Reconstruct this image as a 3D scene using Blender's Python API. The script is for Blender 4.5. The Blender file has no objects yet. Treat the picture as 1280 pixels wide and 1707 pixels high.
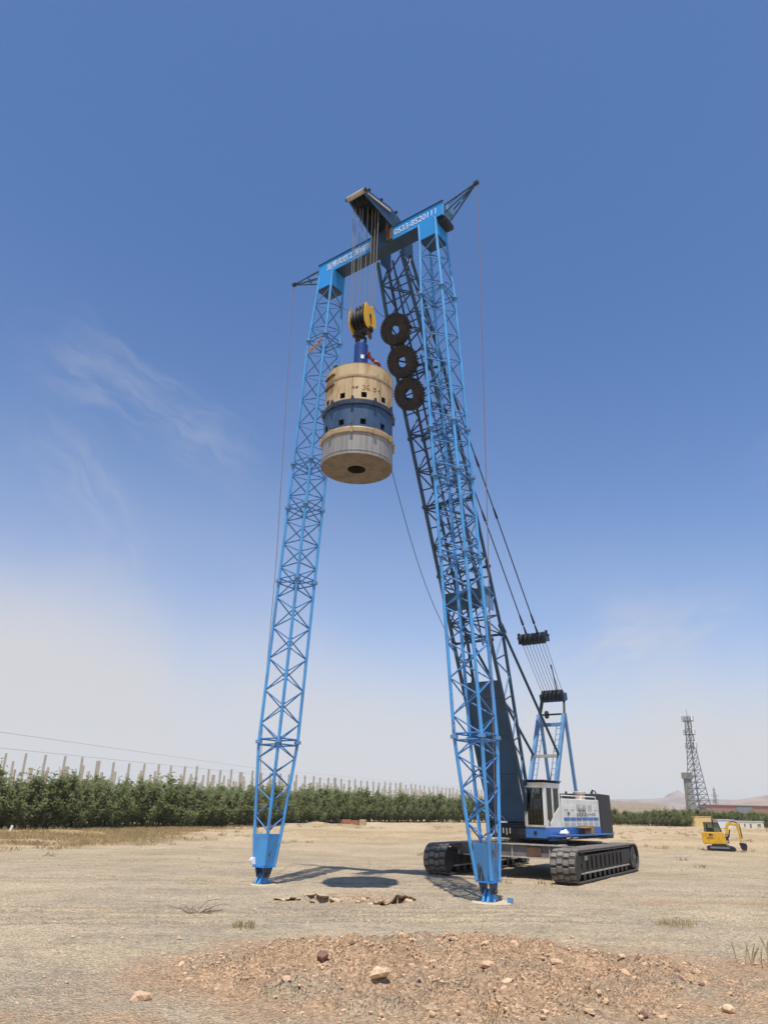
import bpy, bmesh, math, random
import numpy as np
from mathutils import Vector, Matrix, Euler, noise as mnoise

random.seed(7); rng = np.random.default_rng(7)
R = math.radians
scene = bpy.context.scene
COL = scene.collection

# ------------------------------------------------------------------ camera
CAM_H = 2.6; PITCH = R(22.2); ROLL = math.atan(0.021)
cam_d = bpy.data.cameras.new('camera'); cam = bpy.data.objects.new('camera', cam_d); COL.objects.link(cam)
fwd = Vector((0, math.cos(PITCH), math.sin(PITCH))); up0 = Vector((0, -math.sin(PITCH), math.cos(PITCH))); r0 = Vector((1, 0, 0))
rgt = math.cos(ROLL)*r0 + math.sin(ROLL)*up0; upv = math.cos(ROLL)*up0 - math.sin(ROLL)*r0
m = Matrix((rgt, upv, -fwd)).transposed().to_4x4(); m.translation = Vector((0, 0, CAM_H))
cam.matrix_world = m
cam_d.sensor_fit = 'VERTICAL'; cam_d.sensor_height = 36.0; cam_d.lens = 1200/1707*36.0
cam_d.clip_start = 0.1; cam_d.clip_end = 20000
scene.camera = cam

# ------------------------------------------------------------------ sky and sun
SUN_EL = R(71); SUN_AZ = R(180)         # the sun stands high behind the camera
world = bpy.data.worlds.new('World'); scene.world = world; world.use_nodes = True
nt = world.node_tree; nt.nodes.clear()
def wn(t, **k):
    n = nt.nodes.new(t)
    for a, v in k.items(): setattr(n, a, v)
    return n
lk = nt.links.new
out = wn('ShaderNodeOutputWorld'); bg = wn('ShaderNodeBackground')
sky = wn('ShaderNodeTexSky', sky_type='NISHITA', sun_disc=False, sun_elevation=SUN_EL, sun_rotation=SUN_AZ,
         altitude=900, air_density=1.0, dust_density=0.7, ozone_density=3.0)
tc = wn('ShaderNodeTexCoord'); sep = wn('ShaderNodeSeparateXYZ'); lk(tc.outputs['Generated'], sep.inputs[0])
def wmath(op, a, b=None, c=None, clamp=False):
    n = wn('ShaderNodeMath', operation=op); n.use_clamp = clamp
    for i, v in enumerate((a, b, c)):
        if v is None: continue
        if isinstance(v, (int, float)): n.inputs[i].default_value = v
        else: lk(v, n.inputs[i])
    return n.outputs[0]
zc = wmath('MAXIMUM', sep.outputs[2], 0.03)
px = wmath('DIVIDE', sep.outputs[0], zc); py = wmath('DIVIDE', sep.outputs[1], zc)
comb = wn('ShaderNodeCombineXYZ'); lk(px, comb.inputs[0]); lk(py, comb.inputs[1])
def wmap(scale, rot=0):
    mp = wn('ShaderNodeMapping'); lk(comb.outputs[0], mp.inputs[0])
    mp.inputs['Scale'].default_value = scale; mp.inputs['Rotation'].default_value = (0, 0, rot); return mp.outputs[0]
def wnoise(vec, scale, detail, rough=.6, dist=0.0):
    n = wn('ShaderNodeTexNoise'); lk(vec, n.inputs['Vector'])
    n.inputs['Scale'].default_value = scale; n.inputs['Detail'].default_value = detail
    n.inputs['Roughness'].default_value = rough; n.inputs['Distortion'].default_value = dist; return n.outputs['Fac']
def wramp(x, a, b):
    n = wn('ShaderNodeMapRange', interpolation_type='SMOOTHSTEP'); lk(x, n.inputs[0])
    n.inputs[1].default_value = a; n.inputs[2].default_value = b; return n.outputs[0]
# low veil of haze and thin high cloud, fading upwards
elv = wmath('MULTIPLY_ADD', sep.outputs[0], .10, sep.outputs[2])
veil = wramp(elv, 0.46, 0.06)
vn = wnoise(tc.outputs['Generated'], 2.3, 5, .5, .3)
veil2 = wmath('MULTIPLY', veil, wmath('MULTIPLY_ADD', vn, 1.1, 0.30), clamp=True)
lowv = wramp(elv, 0.26, 0.10)
bank = wmath('MULTIPLY', wramp(wmath('MULTIPLY_ADD', vn, 0.55, wmath('MULTIPLY', elv, -1.0)), 0.0, 0.16), wramp(elv, .42, .22))
cir = wnoise(wmap((1.1, .45, 1), R(35)), 2.2, 8, .62, .6)
patch = wnoise(wmap((.6, .5, 1), R(-10)), 1.0, 3, .5)
cirm = wmath('MULTIPLY', wramp(cir, .50, .80), wramp(patch, .46, .62))
def blob(dirv, w0, w1):        # a wisp of cirrus standing in one part of the sky
    d = wn('ShaderNodeVectorMath', operation='DOT_PRODUCT'); lk(tc.outputs['Generated'], d.inputs[0])
    d.inputs[1].default_value = Vector(dirv).normalized(); return wramp(d.outputs['Value'], w0, w1)
def streak(d1, d2, wid, seed):       # a band of cirrus filaments along the arc between two sky directions
    d1, d2 = Vector(d1).normalized(), Vector(d2).normalized(); n_ = d1.cross(d2).normalized(); t_ = (d2-d1).normalized(); mid = ((d1+d2)/2).normalized()
    def dot(v):
        d = wn('ShaderNodeVectorMath', operation='DOT_PRODUCT'); lk(tc.outputs['Generated'], d.inputs[0]); d.inputs[1].default_value = v; return d.outputs['Value']
    bend = wmath('MULTIPLY_ADD', wnoise(tc.outputs['Generated'], 7.0, 3), .09, -.045)
    u, v = dot(t_), wmath('ADD', dot(n_), bend)
    cv_ = wn('ShaderNodeCombineXYZ'); lk(wmath('MULTIPLY', u, 5.0), cv_.inputs[0]); lk(wmath('MULTIPLY', v, 20.0), cv_.inputs[1]); cv_.inputs[2].default_value = seed
    fil = wramp(wnoise(cv_.outputs[0], 1.6, 8, .62, .35), .34, .78)
    c_ = d1.dot(mid); return wmath('MULTIPLY', wmath('MULTIPLY', wramp(wmath('ABSOLUTE', v), wid, 0), blob(mid, c_-.010, c_+.012)), fil)
wispm = wmath('ADD', wmath('ADD', streak((-.42, .75, .515), (-.20, .88, .44), .075, 1.3), streak((-.42, .80, .43), (-.325, .90, .29), .06, 4.1)), wmath('MULTIPLY', streak((-.30, .83, .47), (-.20, .89, .42), .05, 7.7), .6))
wispm2 = streak((.18, .97, .16), (.44, .87, .24), .06, 2.2)
tot = wmath('ADD', wmath('MULTIPLY', cirm, .08), wmath('MULTIPLY', wmath('ADD', wispm, wispm2), .30))
tot = wmath('ADD', tot, wmath('MULTIPLY', veil2, .50))
tot = wmath('ADD', tot, wmath('MULTIPLY', bank, .17))
tot = wmath('ADD', tot, wmath('MULTIPLY', wramp(elv, .66, .30), .07))
tot = wmath('MINIMUM', wmath('ADD', tot, wmath('MULTIPLY', lowv, .30)), .93)
tint = wn('ShaderNodeMix', data_type='RGBA', blend_type='MULTIPLY'); tint.inputs[0].default_value = 1.0
lk(sky.outputs[0], tint.inputs[6]); tint.inputs[7].default_value = (1.01, 1.21, 1.43, 1)
mix = wn('ShaderNodeMix', data_type='RGBA'); lk(tot, mix.inputs[0]); lk(tint.outputs[2], mix.inputs[6])
mix.inputs[7].default_value = (5.85, 5.75, 5.9, 1)
lk(mix.outputs[2], bg.inputs[0]); bg.inputs[1].default_value = 0.10; lk(bg.outputs[0], out.inputs[0])

sun_d = bpy.data.lights.new('sun', 'SUN'); sun_d.energy = 4.7; sun_d.angle = R(.53); sun_d.color = (1, .955, .88)
sun = bpy.data.objects.new('sun', sun_d); COL.objects.link(sun)
sv = Vector((0.03, .342, -1)).normalized()             # direction the light travels
sun.rotation_euler = sv.to_track_quat('-Z', 'Y').to_euler(); sun.location = (0, -20, 60)
vs = scene.view_settings; vs.view_transform = 'Standard'; vs.look = 'None'; vs.exposure = 0.22; vs.gamma = 1
vs.use_curve_mapping = False

# ------------------------------------------------------------------ materials
def newmat(name):
    m = bpy.data.materials.new(name); m.use_nodes = True
    t = m.node_tree; b = t.nodes['Principled BSDF']; return m, t, b
def paint(name, col, col2=None, rough=.5, scale=3.0, lo=.42, hi=.62, metal=0.0, stretch=(1, 1, 1), bump=.0, third=None, t3=(.62, .7), spec=.5, s3=None):
    """paint or surface that varies from col to col2 by noise, with a third colour breaking through (chips, rust)"""
    m, t, b = newmat(name); n = t.nodes; l = t.links.new
    b.inputs['Roughness'].default_value = rough; b.inputs['Metallic'].default_value = metal
    b.inputs['Specular IOR Level'].default_value = spec
    tcn = n.new('ShaderNodeTexCoord'); mp = n.new('ShaderNodeMapping'); l(tcn.outputs['Object'], mp.inputs[0]); mp.inputs['Scale'].default_value = stretch
    nz = n.new('ShaderNodeTexNoise'); nz.inputs['Scale'].default_value = scale; nz.inputs['Detail'].default_value = 6; nz.inputs['Roughness'].default_value = .6
    l(mp.outputs[0], nz.inputs['Vector'])
    mr = n.new('ShaderNodeMapRange'); l(nz.outputs['Fac'], mr.inputs[0]); mr.inputs[1].default_value = lo; mr.inputs[2].default_value = hi
    mx = n.new('ShaderNodeMix'); mx.data_type = 'RGBA'; l(mr.outputs[0], mx.inputs[0])
    mx.inputs[6].default_value = (*col, 1); mx.inputs[7].default_value = (*(col2 or [c*.8 for c in col]), 1)
    o = mx.outputs[2]
    if third:
        n2 = n.new('ShaderNodeTexNoise'); n2.inputs['Scale'].default_value = s3 or scale*2.3; n2.inputs['Detail'].default_value = 8; n2.inputs['Roughness'].default_value = .68
        l(mp.outputs[0], n2.inputs['Vector'])
        m2 = n.new('ShaderNodeMapRange'); l(n2.outputs['Fac'], m2.inputs[0]); m2.inputs[1].default_value = t3[0]; m2.inputs[2].default_value = t3[1]
        x2 = n.new('ShaderNodeMix'); x2.data_type = 'RGBA'; l(m2.outputs[0], x2.inputs[0]); l(o, x2.inputs[6]); x2.inputs[7].default_value = (*third, 1); o = x2.outputs[2]
    l(o, b.inputs['Base Color'])
    if bump:
        bp = n.new('ShaderNodeBump'); bp.inputs['Strength'].default_value = bump; bp.inputs['Distance'].default_value = .02
        l(nz.outputs['Fac'], bp.inputs['Height']); l(bp.outputs[0], b.inputs['Normal'])
    return m
M = {}
M['blue'] = paint('sky_blue_paint', (.080, .36, .76), (.075, .27, .56), .42, 1.1, third=(.13, .085, .06), t3=(.61, .67), s3=4.5)
M['brace'] = paint('brace_shaded_blue', (.045, .20, .47), (.045, .16, .36), .45, 1.3, third=(.06, .06, .07), t3=(.66, .74))  # leg blue darkened: the braces' shaded undersides put into the colour
M['blue_box'] = paint('scuffed_blue_paint', (.055, .27, .58), (.07, .21, .42), .5, 1.6, stretch=(1, 1, .22), third=(.035, .04, .05), t3=(.53, .56), s3=5.5)
M['blue_cap'] = paint('bright_blue_paint', (.030, .29, .72), (.030, .25, .63), .38, .8)
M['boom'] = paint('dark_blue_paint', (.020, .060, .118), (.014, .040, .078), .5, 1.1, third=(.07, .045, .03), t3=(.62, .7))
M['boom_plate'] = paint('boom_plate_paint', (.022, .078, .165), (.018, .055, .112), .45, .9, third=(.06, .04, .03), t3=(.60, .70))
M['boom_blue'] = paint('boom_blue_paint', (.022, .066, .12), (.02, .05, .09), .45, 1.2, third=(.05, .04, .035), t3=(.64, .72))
M['gantry'] = paint('faded_blue_paint', (.12, .27, .48), (.09, .20, .36), .5, 1.7, third=(.08, .07, .07), t3=(.64, .72))
M['deep_blue'] = paint('deep_blue_paint', (.012, .05, .22), (.012, .04, .17), .35, 2)
M['steel'] = paint('dark_steel', (.015, .015, .016), (.009, .009, .010), .55, 4, third=(.07, .045, .03), t3=(.6, .72), bump=.1)
M['black'] = paint('black_grease', (.012, .012, .013), (.02, .018, .016), .5, 4)
M['cw'] = paint('charcoal_paint', (.030, .031, .034), (.036, .036, .037), .65, 2)
M['shoe'] = paint('worn_track_steel', (.19, .172, .148), (.115, .102, .085), .7, 2.5, metal=0.0, third=(.17, .10, .06), t3=(.58, .68), bump=.2)
M['shoe_gap'] = paint('dark_shoe_plate', (.07, .064, .055), (.05, .045, .038), .8, 4)  # shoe plate darker than its pads, so the gaps read dark
M['rust'] = paint('rusty_steel', (.13, .065, .035), (.07, .045, .032), .8, 3, third=(.22, .17, .12), t3=(.58, .68), bump=.2)
M['carbody'] = paint('dirty_grey_steel', (.15, .145, .14), (.10, .092, .085), .7, 2.2, third=(.17, .085, .045), t3=(.56, .62))
M['edge'] = paint('dusty_steel_edge', (.46, .42, .35), (.34, .30, .25), .7, 3)
M['white'] = paint('white_paint', (.76, .75, .68), (.66, .65, .57), .45, 2.2, third=(.42, .38, .30), t3=(.68, .78))
M['house_blue'] = paint('house_blue_paint', (.035, .16, .46), (.04, .13, .34), .45, 2)
M['yellow'] = paint('yellow_paint', (.66, .38, .02), (.54, .29, .025), .42, 3, third=(.16, .09, .03), t3=(.66, .76))
M['rope'] = paint('greasy_wire_rope', (.16, .145, .125), (.10, .09, .08), .6, 5)
M['rope_light'] = paint('dusty_wire_rope', (.36, .33, .29), (.26, .23, .20), .6, 5)
M['rope_mid'] = paint('brown_wire_rope', (.23, .20, .165), (.15, .13, .105), .6, 5)
M['rope_black'] = paint('black_pendant_rope', (.02, .02, .022), (.03, .03, .03), .6, 5)
M['rope_red'] = paint('reddish_cord', (.24, .15, .13), (.20, .12, .11), .8, 5)
M['rubber'] = paint('worn_tyre_rubber', (.032, .029, .027), (.055, .043, .034), .85, 4, bump=.2)
M['tan'] = paint('weathered_cream_paint', (.55, .43, .235), (.43, .325, .17), .55, 2.0, lo=.35, hi=.66, stretch=(1.6, 1.6, .30), third=(.33, .15, .05), t3=(.51, .66), s3=2.2)
M['tan_flange'] = paint('rusty_cream_flange', (.38, .28, .16), (.28, .19, .10), .6, 3, third=(.22, .13, .07), t3=(.60, .68))
M['hammer_blue'] = paint('weathered_navy_paint', (.028, .062, .13), (.045, .09, .165), .45, 2.2, stretch=(1.5, 1.5, .5), third=(.10, .12, .15), t3=(.62, .75))
M['hammer_navy'] = paint('dark_navy_flange', (.018, .030, .055), (.03, .05, .09), .4, 3)
M['cast'] = paint('scraped_casting_steel', (.36, .335, .295), (.225, .215, .20), .42, 2.6, lo=.36, hi=.66, stretch=(3.2, 3.2, .10), metal=.2, third=(.30, .20, .11), t3=(.60, .74), s3=2.4)
M['bottom'] = paint('earth_stained_steel', (.21, .172, .130), (.15, .122, .092), .85, 2.3, third=(.14, .095, .06), t3=(.54, .72), bump=.15)
M['dark_hole'] = paint('dark_cavity', (.02, .017, .014), (.03, .025, .02), .9, 3)
M['red_chain'] = paint('red_lever_paint', (.23, .035, .03), (.12, .03, .03), .6, 5)
M['sticker'] = paint('white_sticker', (.8, .8, .8), (.75, .75, .75), .4, 3)
M['mark'] = paint('dark_red_marker', (.16, .030, .020), (.20, .045, .03), .8, 6)
M['letter'] = paint('white_lettering', (.74, .75, .74), (.60, .63, .65), .6, 6)
M['ink'] = paint('black_decal', (.03, .032, .04), (.06, .06, .07), .6, 6)
M['louvre'] = paint('louvre_grey', (.33, .36, .36), (.28, .31, .31), .6, 6)
M['wood'] = paint('weathered_wood', (.42, .24, .10), (.30, .16, .06), .8, 3, stretch=(.4, 3, 3))
M['sack'] = paint('white_sack', (.72, .74, .80), (.60, .62, .68), .8, 6, bump=.6)
M['beige'] = paint('beige_metal', (.52, .40, .33), (.44, .33, .27), .6, 4)
M['pad'] = paint('sand_covered_plate', (.50, .41, .29), (.42, .34, .24), .9, 3, bump=.2)
M['concrete'] = paint('pale_concrete', (.50, .435, .335), (.41, .355, .275), .85, .9, third=(.28, .24, .19), t3=(.6, .7))
M['concrete_grey'] = paint('grey_concrete', (.30, .29, .26), (.24, .235, .21), .9, .5)
M['galv'] = paint('galvanised_steel', (.20, .22, .24), (.16, .18, .20), .5, 2, metal=.3)
M['ochre'] = paint('ochre_wall_paint', (.68, .50, .22), (.62, .45, .20), .8, .8)
M['hut_white'] = paint('pale_hut_panel', (.60, .63, .66), (.55, .58, .60), .6, .6)
M['hut_cream'] = paint('cream_hut_panel', (.66, .62, .46), (.60, .56, .42), .6, .6)
M['brick_far'] = paint('dull_red_wall', (.30, .16, .125), (.26, .14, .11), .9, .05)
M['grey_far'] = paint('grey_panel', (.16, .18, .21), (.14, .16, .18), .8, .1)
M['brick'] = paint('red_brick', (.40, .17, .09), (.33, .13, .07), .9, 3, third=(.5, .36, .22), t3=(.6, .7))
M['brick_tan'] = paint('tan_brick', (.50, .38, .22), (.44, .32, .18), .9, 3)
M['hi_vis'] = paint('hi_vis_cloth', (.45, .70, .08), (.40, .62, .06), .8, 6)
M['skin'] = paint('skin', (.50, .29, .21), (.45, .25, .18), .6, 8)
M['cloth'] = paint('dark_cloth', (.03, .035, .05), (.04, .045, .06), .9, 8)
M['stone'] = paint('tan_clod', (.57, .385, .235), (.46, .30, .18), .95, 5, bump=.5)
M['crust'] = paint('dry_crust', (.52, .40, .265), (.40, .30, .19), .95, 4, bump=.5)
M['stone_dark'] = paint('dark_red_stone', (.20, .105, .075), (.15, .085, .06), .9, 5, bump=.5)
M['stone_pale'] = paint('pale_stone', (.61, .435, .275), (.52, .36, .22), .95, 5, bump=.4)
M['twig'] = paint('dry_twig', (.20, .14, .09), (.15, .10, .07), .9, 5)
M['bark'] = paint('grey_bark', (.10, .085, .065), (.07, .06, .045), .95, 4)
M['rag'] = paint('faded_rag', (.55, .45, .36), (.45, .12, .10), .9, 5)
def glass(name, col, tr=.55):
    m, t, b = newmat(name); n = t.nodes; l = t.links.new
    tr_ = n.new('ShaderNodeBsdfTransparent'); tr_.inputs[0].default_value = (*col, 1)
    gl = n.new('ShaderNodeBsdfGlossy'); gl.inputs['Roughness'].default_value = .03
    fr = n.new('ShaderNodeFresnel'); fr.inputs[0].default_value = 1.5
    mx = n.new('ShaderNodeMixShader'); l(fr.outputs[0], mx.inputs[0]); l(tr_.outputs[0], mx.inputs[1]); l(gl.outputs[0], mx.inputs[2])
    l(mx.outputs[0], n['Material Output'].inputs[0]); return m
M['glass_light'] = glass('light_glass', (.66, .72, .72))
M['glass'] = glass('cab_glass', (.34, .37, .35))
def leaf(name, c1, c2, sc=.8):
    m, t, b = newmat(name); n = t.nodes; l = t.links.new
    oi = n.new('ShaderNodeObjectInfo'); g = n.new('ShaderNodeNewGeometry')
    nz = n.new('ShaderNodeTexNoise'); nz.inputs['Scale'].default_value = sc; nz.inputs['Detail'].default_value = 4
    l(g.outputs['Position'], nz.inputs['Vector'])
    ad = n.new('ShaderNodeMath'); ad.operation = 'MULTIPLY_ADD'; l(oi.outputs['Random'], ad.inputs[0]); ad.inputs[1].default_value = .35; 
    ad2 = n.new('ShaderNodeMath'); ad2.operation = 'MULTIPLY_ADD'; l(nz.outputs['Fac'], ad2.inputs[0]); ad2.inputs[1].default_value = 1.6; ad2.inputs[2].default_value = -.5
    l(ad2.outputs[0], ad.inputs[2]); ad.use_clamp = True
    mx = n.new('ShaderNodeMix'); mx.data_type = 'RGBA'; l(ad.outputs[0], mx.inputs[0]); mx.inputs[6].default_value = (*c1, 1); mx.inputs[7].default_value = (*c2, 1)
    d = n.new('ShaderNodeBsdfDiffuse'); tl = n.new('ShaderNodeBsdfTranslucent'); l(mx.outputs[2], d.inputs[0]); l(mx.outputs[2], tl.inputs[0])
    ms = n.new('ShaderNodeMixShader'); ms.inputs[0].default_value = .48; l(d.outputs[0], ms.inputs[1]); l(tl.outputs[0], ms.inputs[2])
    l(ms.outputs[0], n['Material Output'].inputs[0]); return m
M['leaf'] = leaf('grey_green_leaves', (.170, .205, .075), (.28, .285, .145))
M['leaf_far'] = leaf('green_leaves', (.050, .085, .032), (.10, .135, .055))
M['straw'] = leaf('dry_straw', (.56, .43, .22), (.42, .31, .155), .3)
M['straw_green'] = leaf('yellow_green_grass', (.34, .29, .12), (.42, .34, .17), 1.5)

# ------------------------------------------------------------------ object helpers
def link(o): COL.objects.link(o); return o
def tag(o, label=None, cat=None, group=None, kind=None):
    if label: o['label'] = label
    if cat: o['category'] = cat; o['kind'] = kind or 'thing'
    if group: o['group'] = group
    if kind: o['kind'] = kind
    return o
PHI = R(37); WV = Vector((math.sin(PHI), math.cos(PHI), 0)); BV = Vector((math.cos(PHI), -math.sin(PHI), 0))
QO = WV*32.3 + BV*(-15.4)                 # slew centre of the crane on the ground
def wp(f, s, z): return QO - WV*f + BV*s + Vector((0, 0, z))        # crane frame -> world
def L(f, s, z): return Vector((s, -f, z))                             # crane frame -> local coordinates of crane-aligned things
class Base: pass
def thing(name, loc, rz, label, cat, group=None, origin=(0, 0, 0)):
    o = bpy.data.objects.new(name, None); o.empty_display_size = .3; link(o)
    o.location = loc; o.rotation_euler = (0, 0, rz); tag(o, label, cat, group)
    BASE[o.name] = Vector(origin); return o
BASE = {}
def crane_thing(name, f, s, z, label, cat, group=None):
    return thing(name, wp(f, s, z), -PHI, label, cat, group, L(f, s, z))
def root(o):
    while o.parent: o = o.parent
    return o
class MB:
    def __init__(s): s.v = []; s.f = []; s.sm = []
    def add(s, vs, fs, smooth=False):
        k = len(s.v); s.v += [tuple(v) for v in vs]; s.f += [tuple(i+k for i in f) for f in fs]; s.sm += [smooth]*len(fs); return s
    def box(s, c, sz, rot=None, tap=1.0):
        c = Vector(c); hx, hy, hz = [d/2 for d in sz]; vs = []
        for z, t in ((-hz, 1), (hz, tap)):
            for x, y in ((-hx, -hy), (hx, -hy), (hx, hy), (-hx, hy)):
                v = Vector((x*t, y*t, z)); vs.append(c + (rot @ v if rot else v))
        return s.add(vs, [(3, 2, 1, 0), (4, 5, 6, 7), (0, 1, 5, 4), (1, 2, 6, 5), (2, 3, 7, 6), (3, 0, 4, 7)])
    def bar(s, p0, p1, w, h, up=(0, 0, 1)):
        p0 = Vector(p0); p1 = Vector(p1); d = p1-p0; ln = d.length; d.normalize(); u = Vector(up)
        x = d.cross(u)
        if x.length < 1e-4: x = d.cross(Vector((1, 0, 0)))
        x.normalize(); y = x.cross(d); rot = Matrix((x, y, d)).transposed()
        # local: x width, y height, z along
        rot = Matrix((x, y, -d)).transposed() if Matrix((x, y, d)).determinant() < 0 else rot
        return s.box((p0+p1)/2, (w, h, ln), rot)
    def tube(s, pts, r, n=8, caps=True, smooth=True):
        pts = [Vector(p) for p in pts]; rs = r if isinstance(r, (list, tuple)) else [r]*len(pts); vs = []; fs = []
        d0 = (pts[1]-pts[0]).normalized(); a = Vector((0, 0, 1)) if abs(d0.z) < .9 else Vector((1, 0, 0))
        for i, p in enumerate(pts):
            d = (pts[min(i+1, len(pts)-1)]-pts[max(i-1, 0)]).normalized()
            x = d.cross(a); 
            if x.length < 1e-5: x = d.cross(Vector((0, 1, 0)))
            x.normalize(); y = d.cross(x)
            for k in range(n):
                t = 2*math.pi*k/n; vs.append(p + (x*math.cos(t)+y*math.sin(t))*rs[i])
        for i in range(len(pts)-1):
            for k in range(n):
                k2 = (k+1) % n; fs.append((i*n+k, i*n+k2, (i+1)*n+k2, (i+1)*n+k))
        s.add(vs, fs, smooth)
        if caps:
            s.add(vs[:n], [tuple(range(n))[::-1]]); s.add(vs[-n:], [tuple(range(n))])
        return s
    def lathe(s, c, prof, n=32, axis='z', smooth=False, closed=False):
        """prof: list of (radius, height) turned round the axis through c"""
        c = Vector(c); vs = []; fs = []
        for r_, h in prof:
            for k in range(n):
                t = 2*math.pi*k/n; a, b = r_*math.cos(t), r_*math.sin(t)
                vs.append(c + (Vector((a, b, h)) if axis == 'z' else Vector((h, a, b)) if axis == 'x' else Vector((b, h, a))))
        m_ = len(prof)
        for i in range(m_ if closed else m_-1):
            j = (i+1) % m_
            for k in range(n):
                k2 = (k+1) % n; fs.append((i*n+k, i*n+k2, j*n+k2, j*n+k))
        return s.add(vs, fs, smooth)
    def disc(s, c, r_, h, n=24, axis='z'):
        return s.lathe(c, [(0.001, -h/2), (r_, -h/2), (r_, h/2), (0.001, h/2)], n, axis)
    def prism(s, poly, off):
        """polygon (list of points) extruded by vector off"""
        n = len(poly); a = [Vector(p) for p in poly]; o = Vector(off)
        return s.add(a + [p+o for p in a], [tuple(range(n))[::-1], tuple(range(n, 2*n))] + [(i, (i+1) % n, n+(i+1) % n, n+i) for i in range(n)])
    def mesh(s, name, mat, origin=Vector()):
        me = bpy.data.meshes.new(name); o = Vector(origin)
        me.from_pydata([tuple(Vector(v)-o) for v in s.v], [], s.f)
        me.polygons.foreach_set('use_smooth', s.sm)
        if mat: me.materials.append(mat)
        bm = bmesh.new(); bm.from_mesh(me); bmesh.ops.recalc_face_normals(bm, faces=bm.faces); bm.to_mesh(me); bm.free()
        me.update(); return me
    def build(s, name, mat, parent=None, bevel=0):
        org = BASE.get(root(parent).name, Vector()) if parent else Vector()
        o = link(bpy.data.objects.new(name, s.mesh(name, mat, org)))
        if parent: o.parent = parent
        if bevel:
            b = o.modifiers.new('bevel', 'BEVEL'); b.width = bevel; b.segments = 2; b.limit_method = 'ANGLE'
        return o
_unit = {}
def unit_tube(mat, n=6):
    k = (mat.name, n)
    if k not in _unit:
        _unit[k] = MB().tube([(0, 0, 0), (0, 0, 1)], 1, n, caps=False).mesh('tube_member', mat)
    return _unit[k]
def member(name, p0, p1, r, mat, parent, n=6):
    """one straight tube of a lattice as an object that shares its mesh"""
    org = BASE.get(root(parent).name, Vector()); p0 = Vector(p0)-org; p1 = Vector(p1)-org
    o = link(bpy.data.objects.new(name, unit_tube(mat, n))); d = p1-p0
    o.parent = parent; o.location = p0; o.rotation_mode = 'QUATERNION'; o.rotation_quaternion = d.to_track_quat('Z', 'Y'); o.scale = (r, r, d.length)
    return o
def rope(pts, r=.012, n=5): return MB().tube(pts, r, n, caps=False)
def lerp(a, b, t): return a+(b-a)*t

# value noise for the ground relief
_perm = rng.permutation(512)
def vnoise(x, y):
    xi = np.floor(x).astype(int); yi = np.floor(y).astype(int); xf = x-xi; yf = y-yi
    u = xf*xf*(3-2*xf); v = yf*yf*(3-2*yf)
    h = lambda a, b: _perm[(_perm[a & 511] + b) & 511]/511.0
    return (h(xi, yi)*(1-u)+h(xi+1, yi)*u)*(1-v) + (h(xi, yi+1)*(1-u)+h(xi+1, yi+1)*u)*v
def fbm(x, y, o=4, g=.5):
    t = 0; a = 1; s_ = 0
    for i in range(o): t = t+a*vnoise(x*2**i+17*i, y*2**i-9*i); s_ += a; a *= g
    return t/s_
def sst(a, b, x): t = np.clip((x-a)/(b-a), 0, 1); return t*t*(3-2*t)
PITC = (-.55, 24.0)
def mound_mask(x, y):
    wob = (fbm(x*.6+3, y*.6, 3)-.5)
    dx = (x-1.0)/np.where(x < 1.0, 5.3, 6.0); dy = (y-14.0)/np.where(y < 14.0, 3.3, 3.35 - .10*np.clip(x-2.2, 0, 6))
    return np.clip(1.0-np.sqrt(dx*dx+dy*dy)+wob*.45, 0, 1)
RUTS = ((21.6, .06, .5, .16, .0), (22.5, .06, .5, .16, .0), (27.4, -.05, .8, .12, 1.0), (28.5, -.05, .8, .12, 1.0), (19.7, .16, .4, .2, 2.0), (20.6, .16, .4, .2, 2.0), (36.5, .02, 1.2, .07, .5), (38.3, .02, 1.2, .07, .5), (46, .10, 1.5, .05, 1.5), (48, .10, 1.5, .05, 1.5))
def rut_mask(x, y):
    m_ = 0*x
    for y0, k, a_, fr, ph in RUTS:
        d = np.abs(y-(y0+k*x+a_*np.sin(fr*x+ph))); m_ = np.maximum(m_, sst(.34, .12, d))
    return m_*sst(.38, .55, fbm(x*.35+y0, y*.35, 3))
def ground_h(x, y):
    x = np.asarray(x, float); y = np.asarray(y, float)
    d = np.hypot(x, y); far = 1-sst(45, 110, d)
    h = (fbm(x*.25, y*.25, 4)-.5)*.10*far + (fbm(x*2.0, y*2.0, 4, .6)-.5)*.07*(1-sst(25, 50, d))
    for (px_, py_) in FEET:                                              # trodden flat round the pads
        dd = np.hypot(x-px_, y-py_); h = h*sst(.7, 1.8, dd)
    m_ = mound_mask(x, y)
    h = h + .40*sst(0, .80, m_)*(.35+1.15*fbm(x*.75+2, y*.75, 3))  + sst(0.02, .3, m_)*((fbm(x*2.2, y*2.2, 5, .72)-.5)*.54)
    # blast pit of the last drop with cracked, heaved soil
    ex = (x-PITC[0])/1.75; ey = (y-PITC[1])/1.35; r_ = np.sqrt(ex*ex+ey*ey)+(fbm(x*1.7, y*1.7, 3)-.5)*.5
    h = h - .22*sst(1.0, .55, r_) + .06*sst(.7, 1.0, r_)*sst(1.5, 1.05, r_)
    h = h + sst(1.25, .8, r_)*(fbm(x*4, y*4, 3, .65)-.5)*.22
    h = h - .05*rut_mask(x, y)
    # low heaps and scrapes farther out
    hp = fbm(x*.10+5, y*.22+2, 3); h = h + sst(.60, .78, hp)*.35*sst(40, 60, d)*(1-sst(110, 150, d))
    return h
foot_l = wp(12.29, -4.63, 0); foot_r = wp(10.89, 3.52, 0)
FEET = [(foot_l.x, foot_l.y), (foot_r.x, foot_r.y)]
def gh(x, y): return float(ground_h(np.array([x]), np.array([y]))[0])

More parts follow.
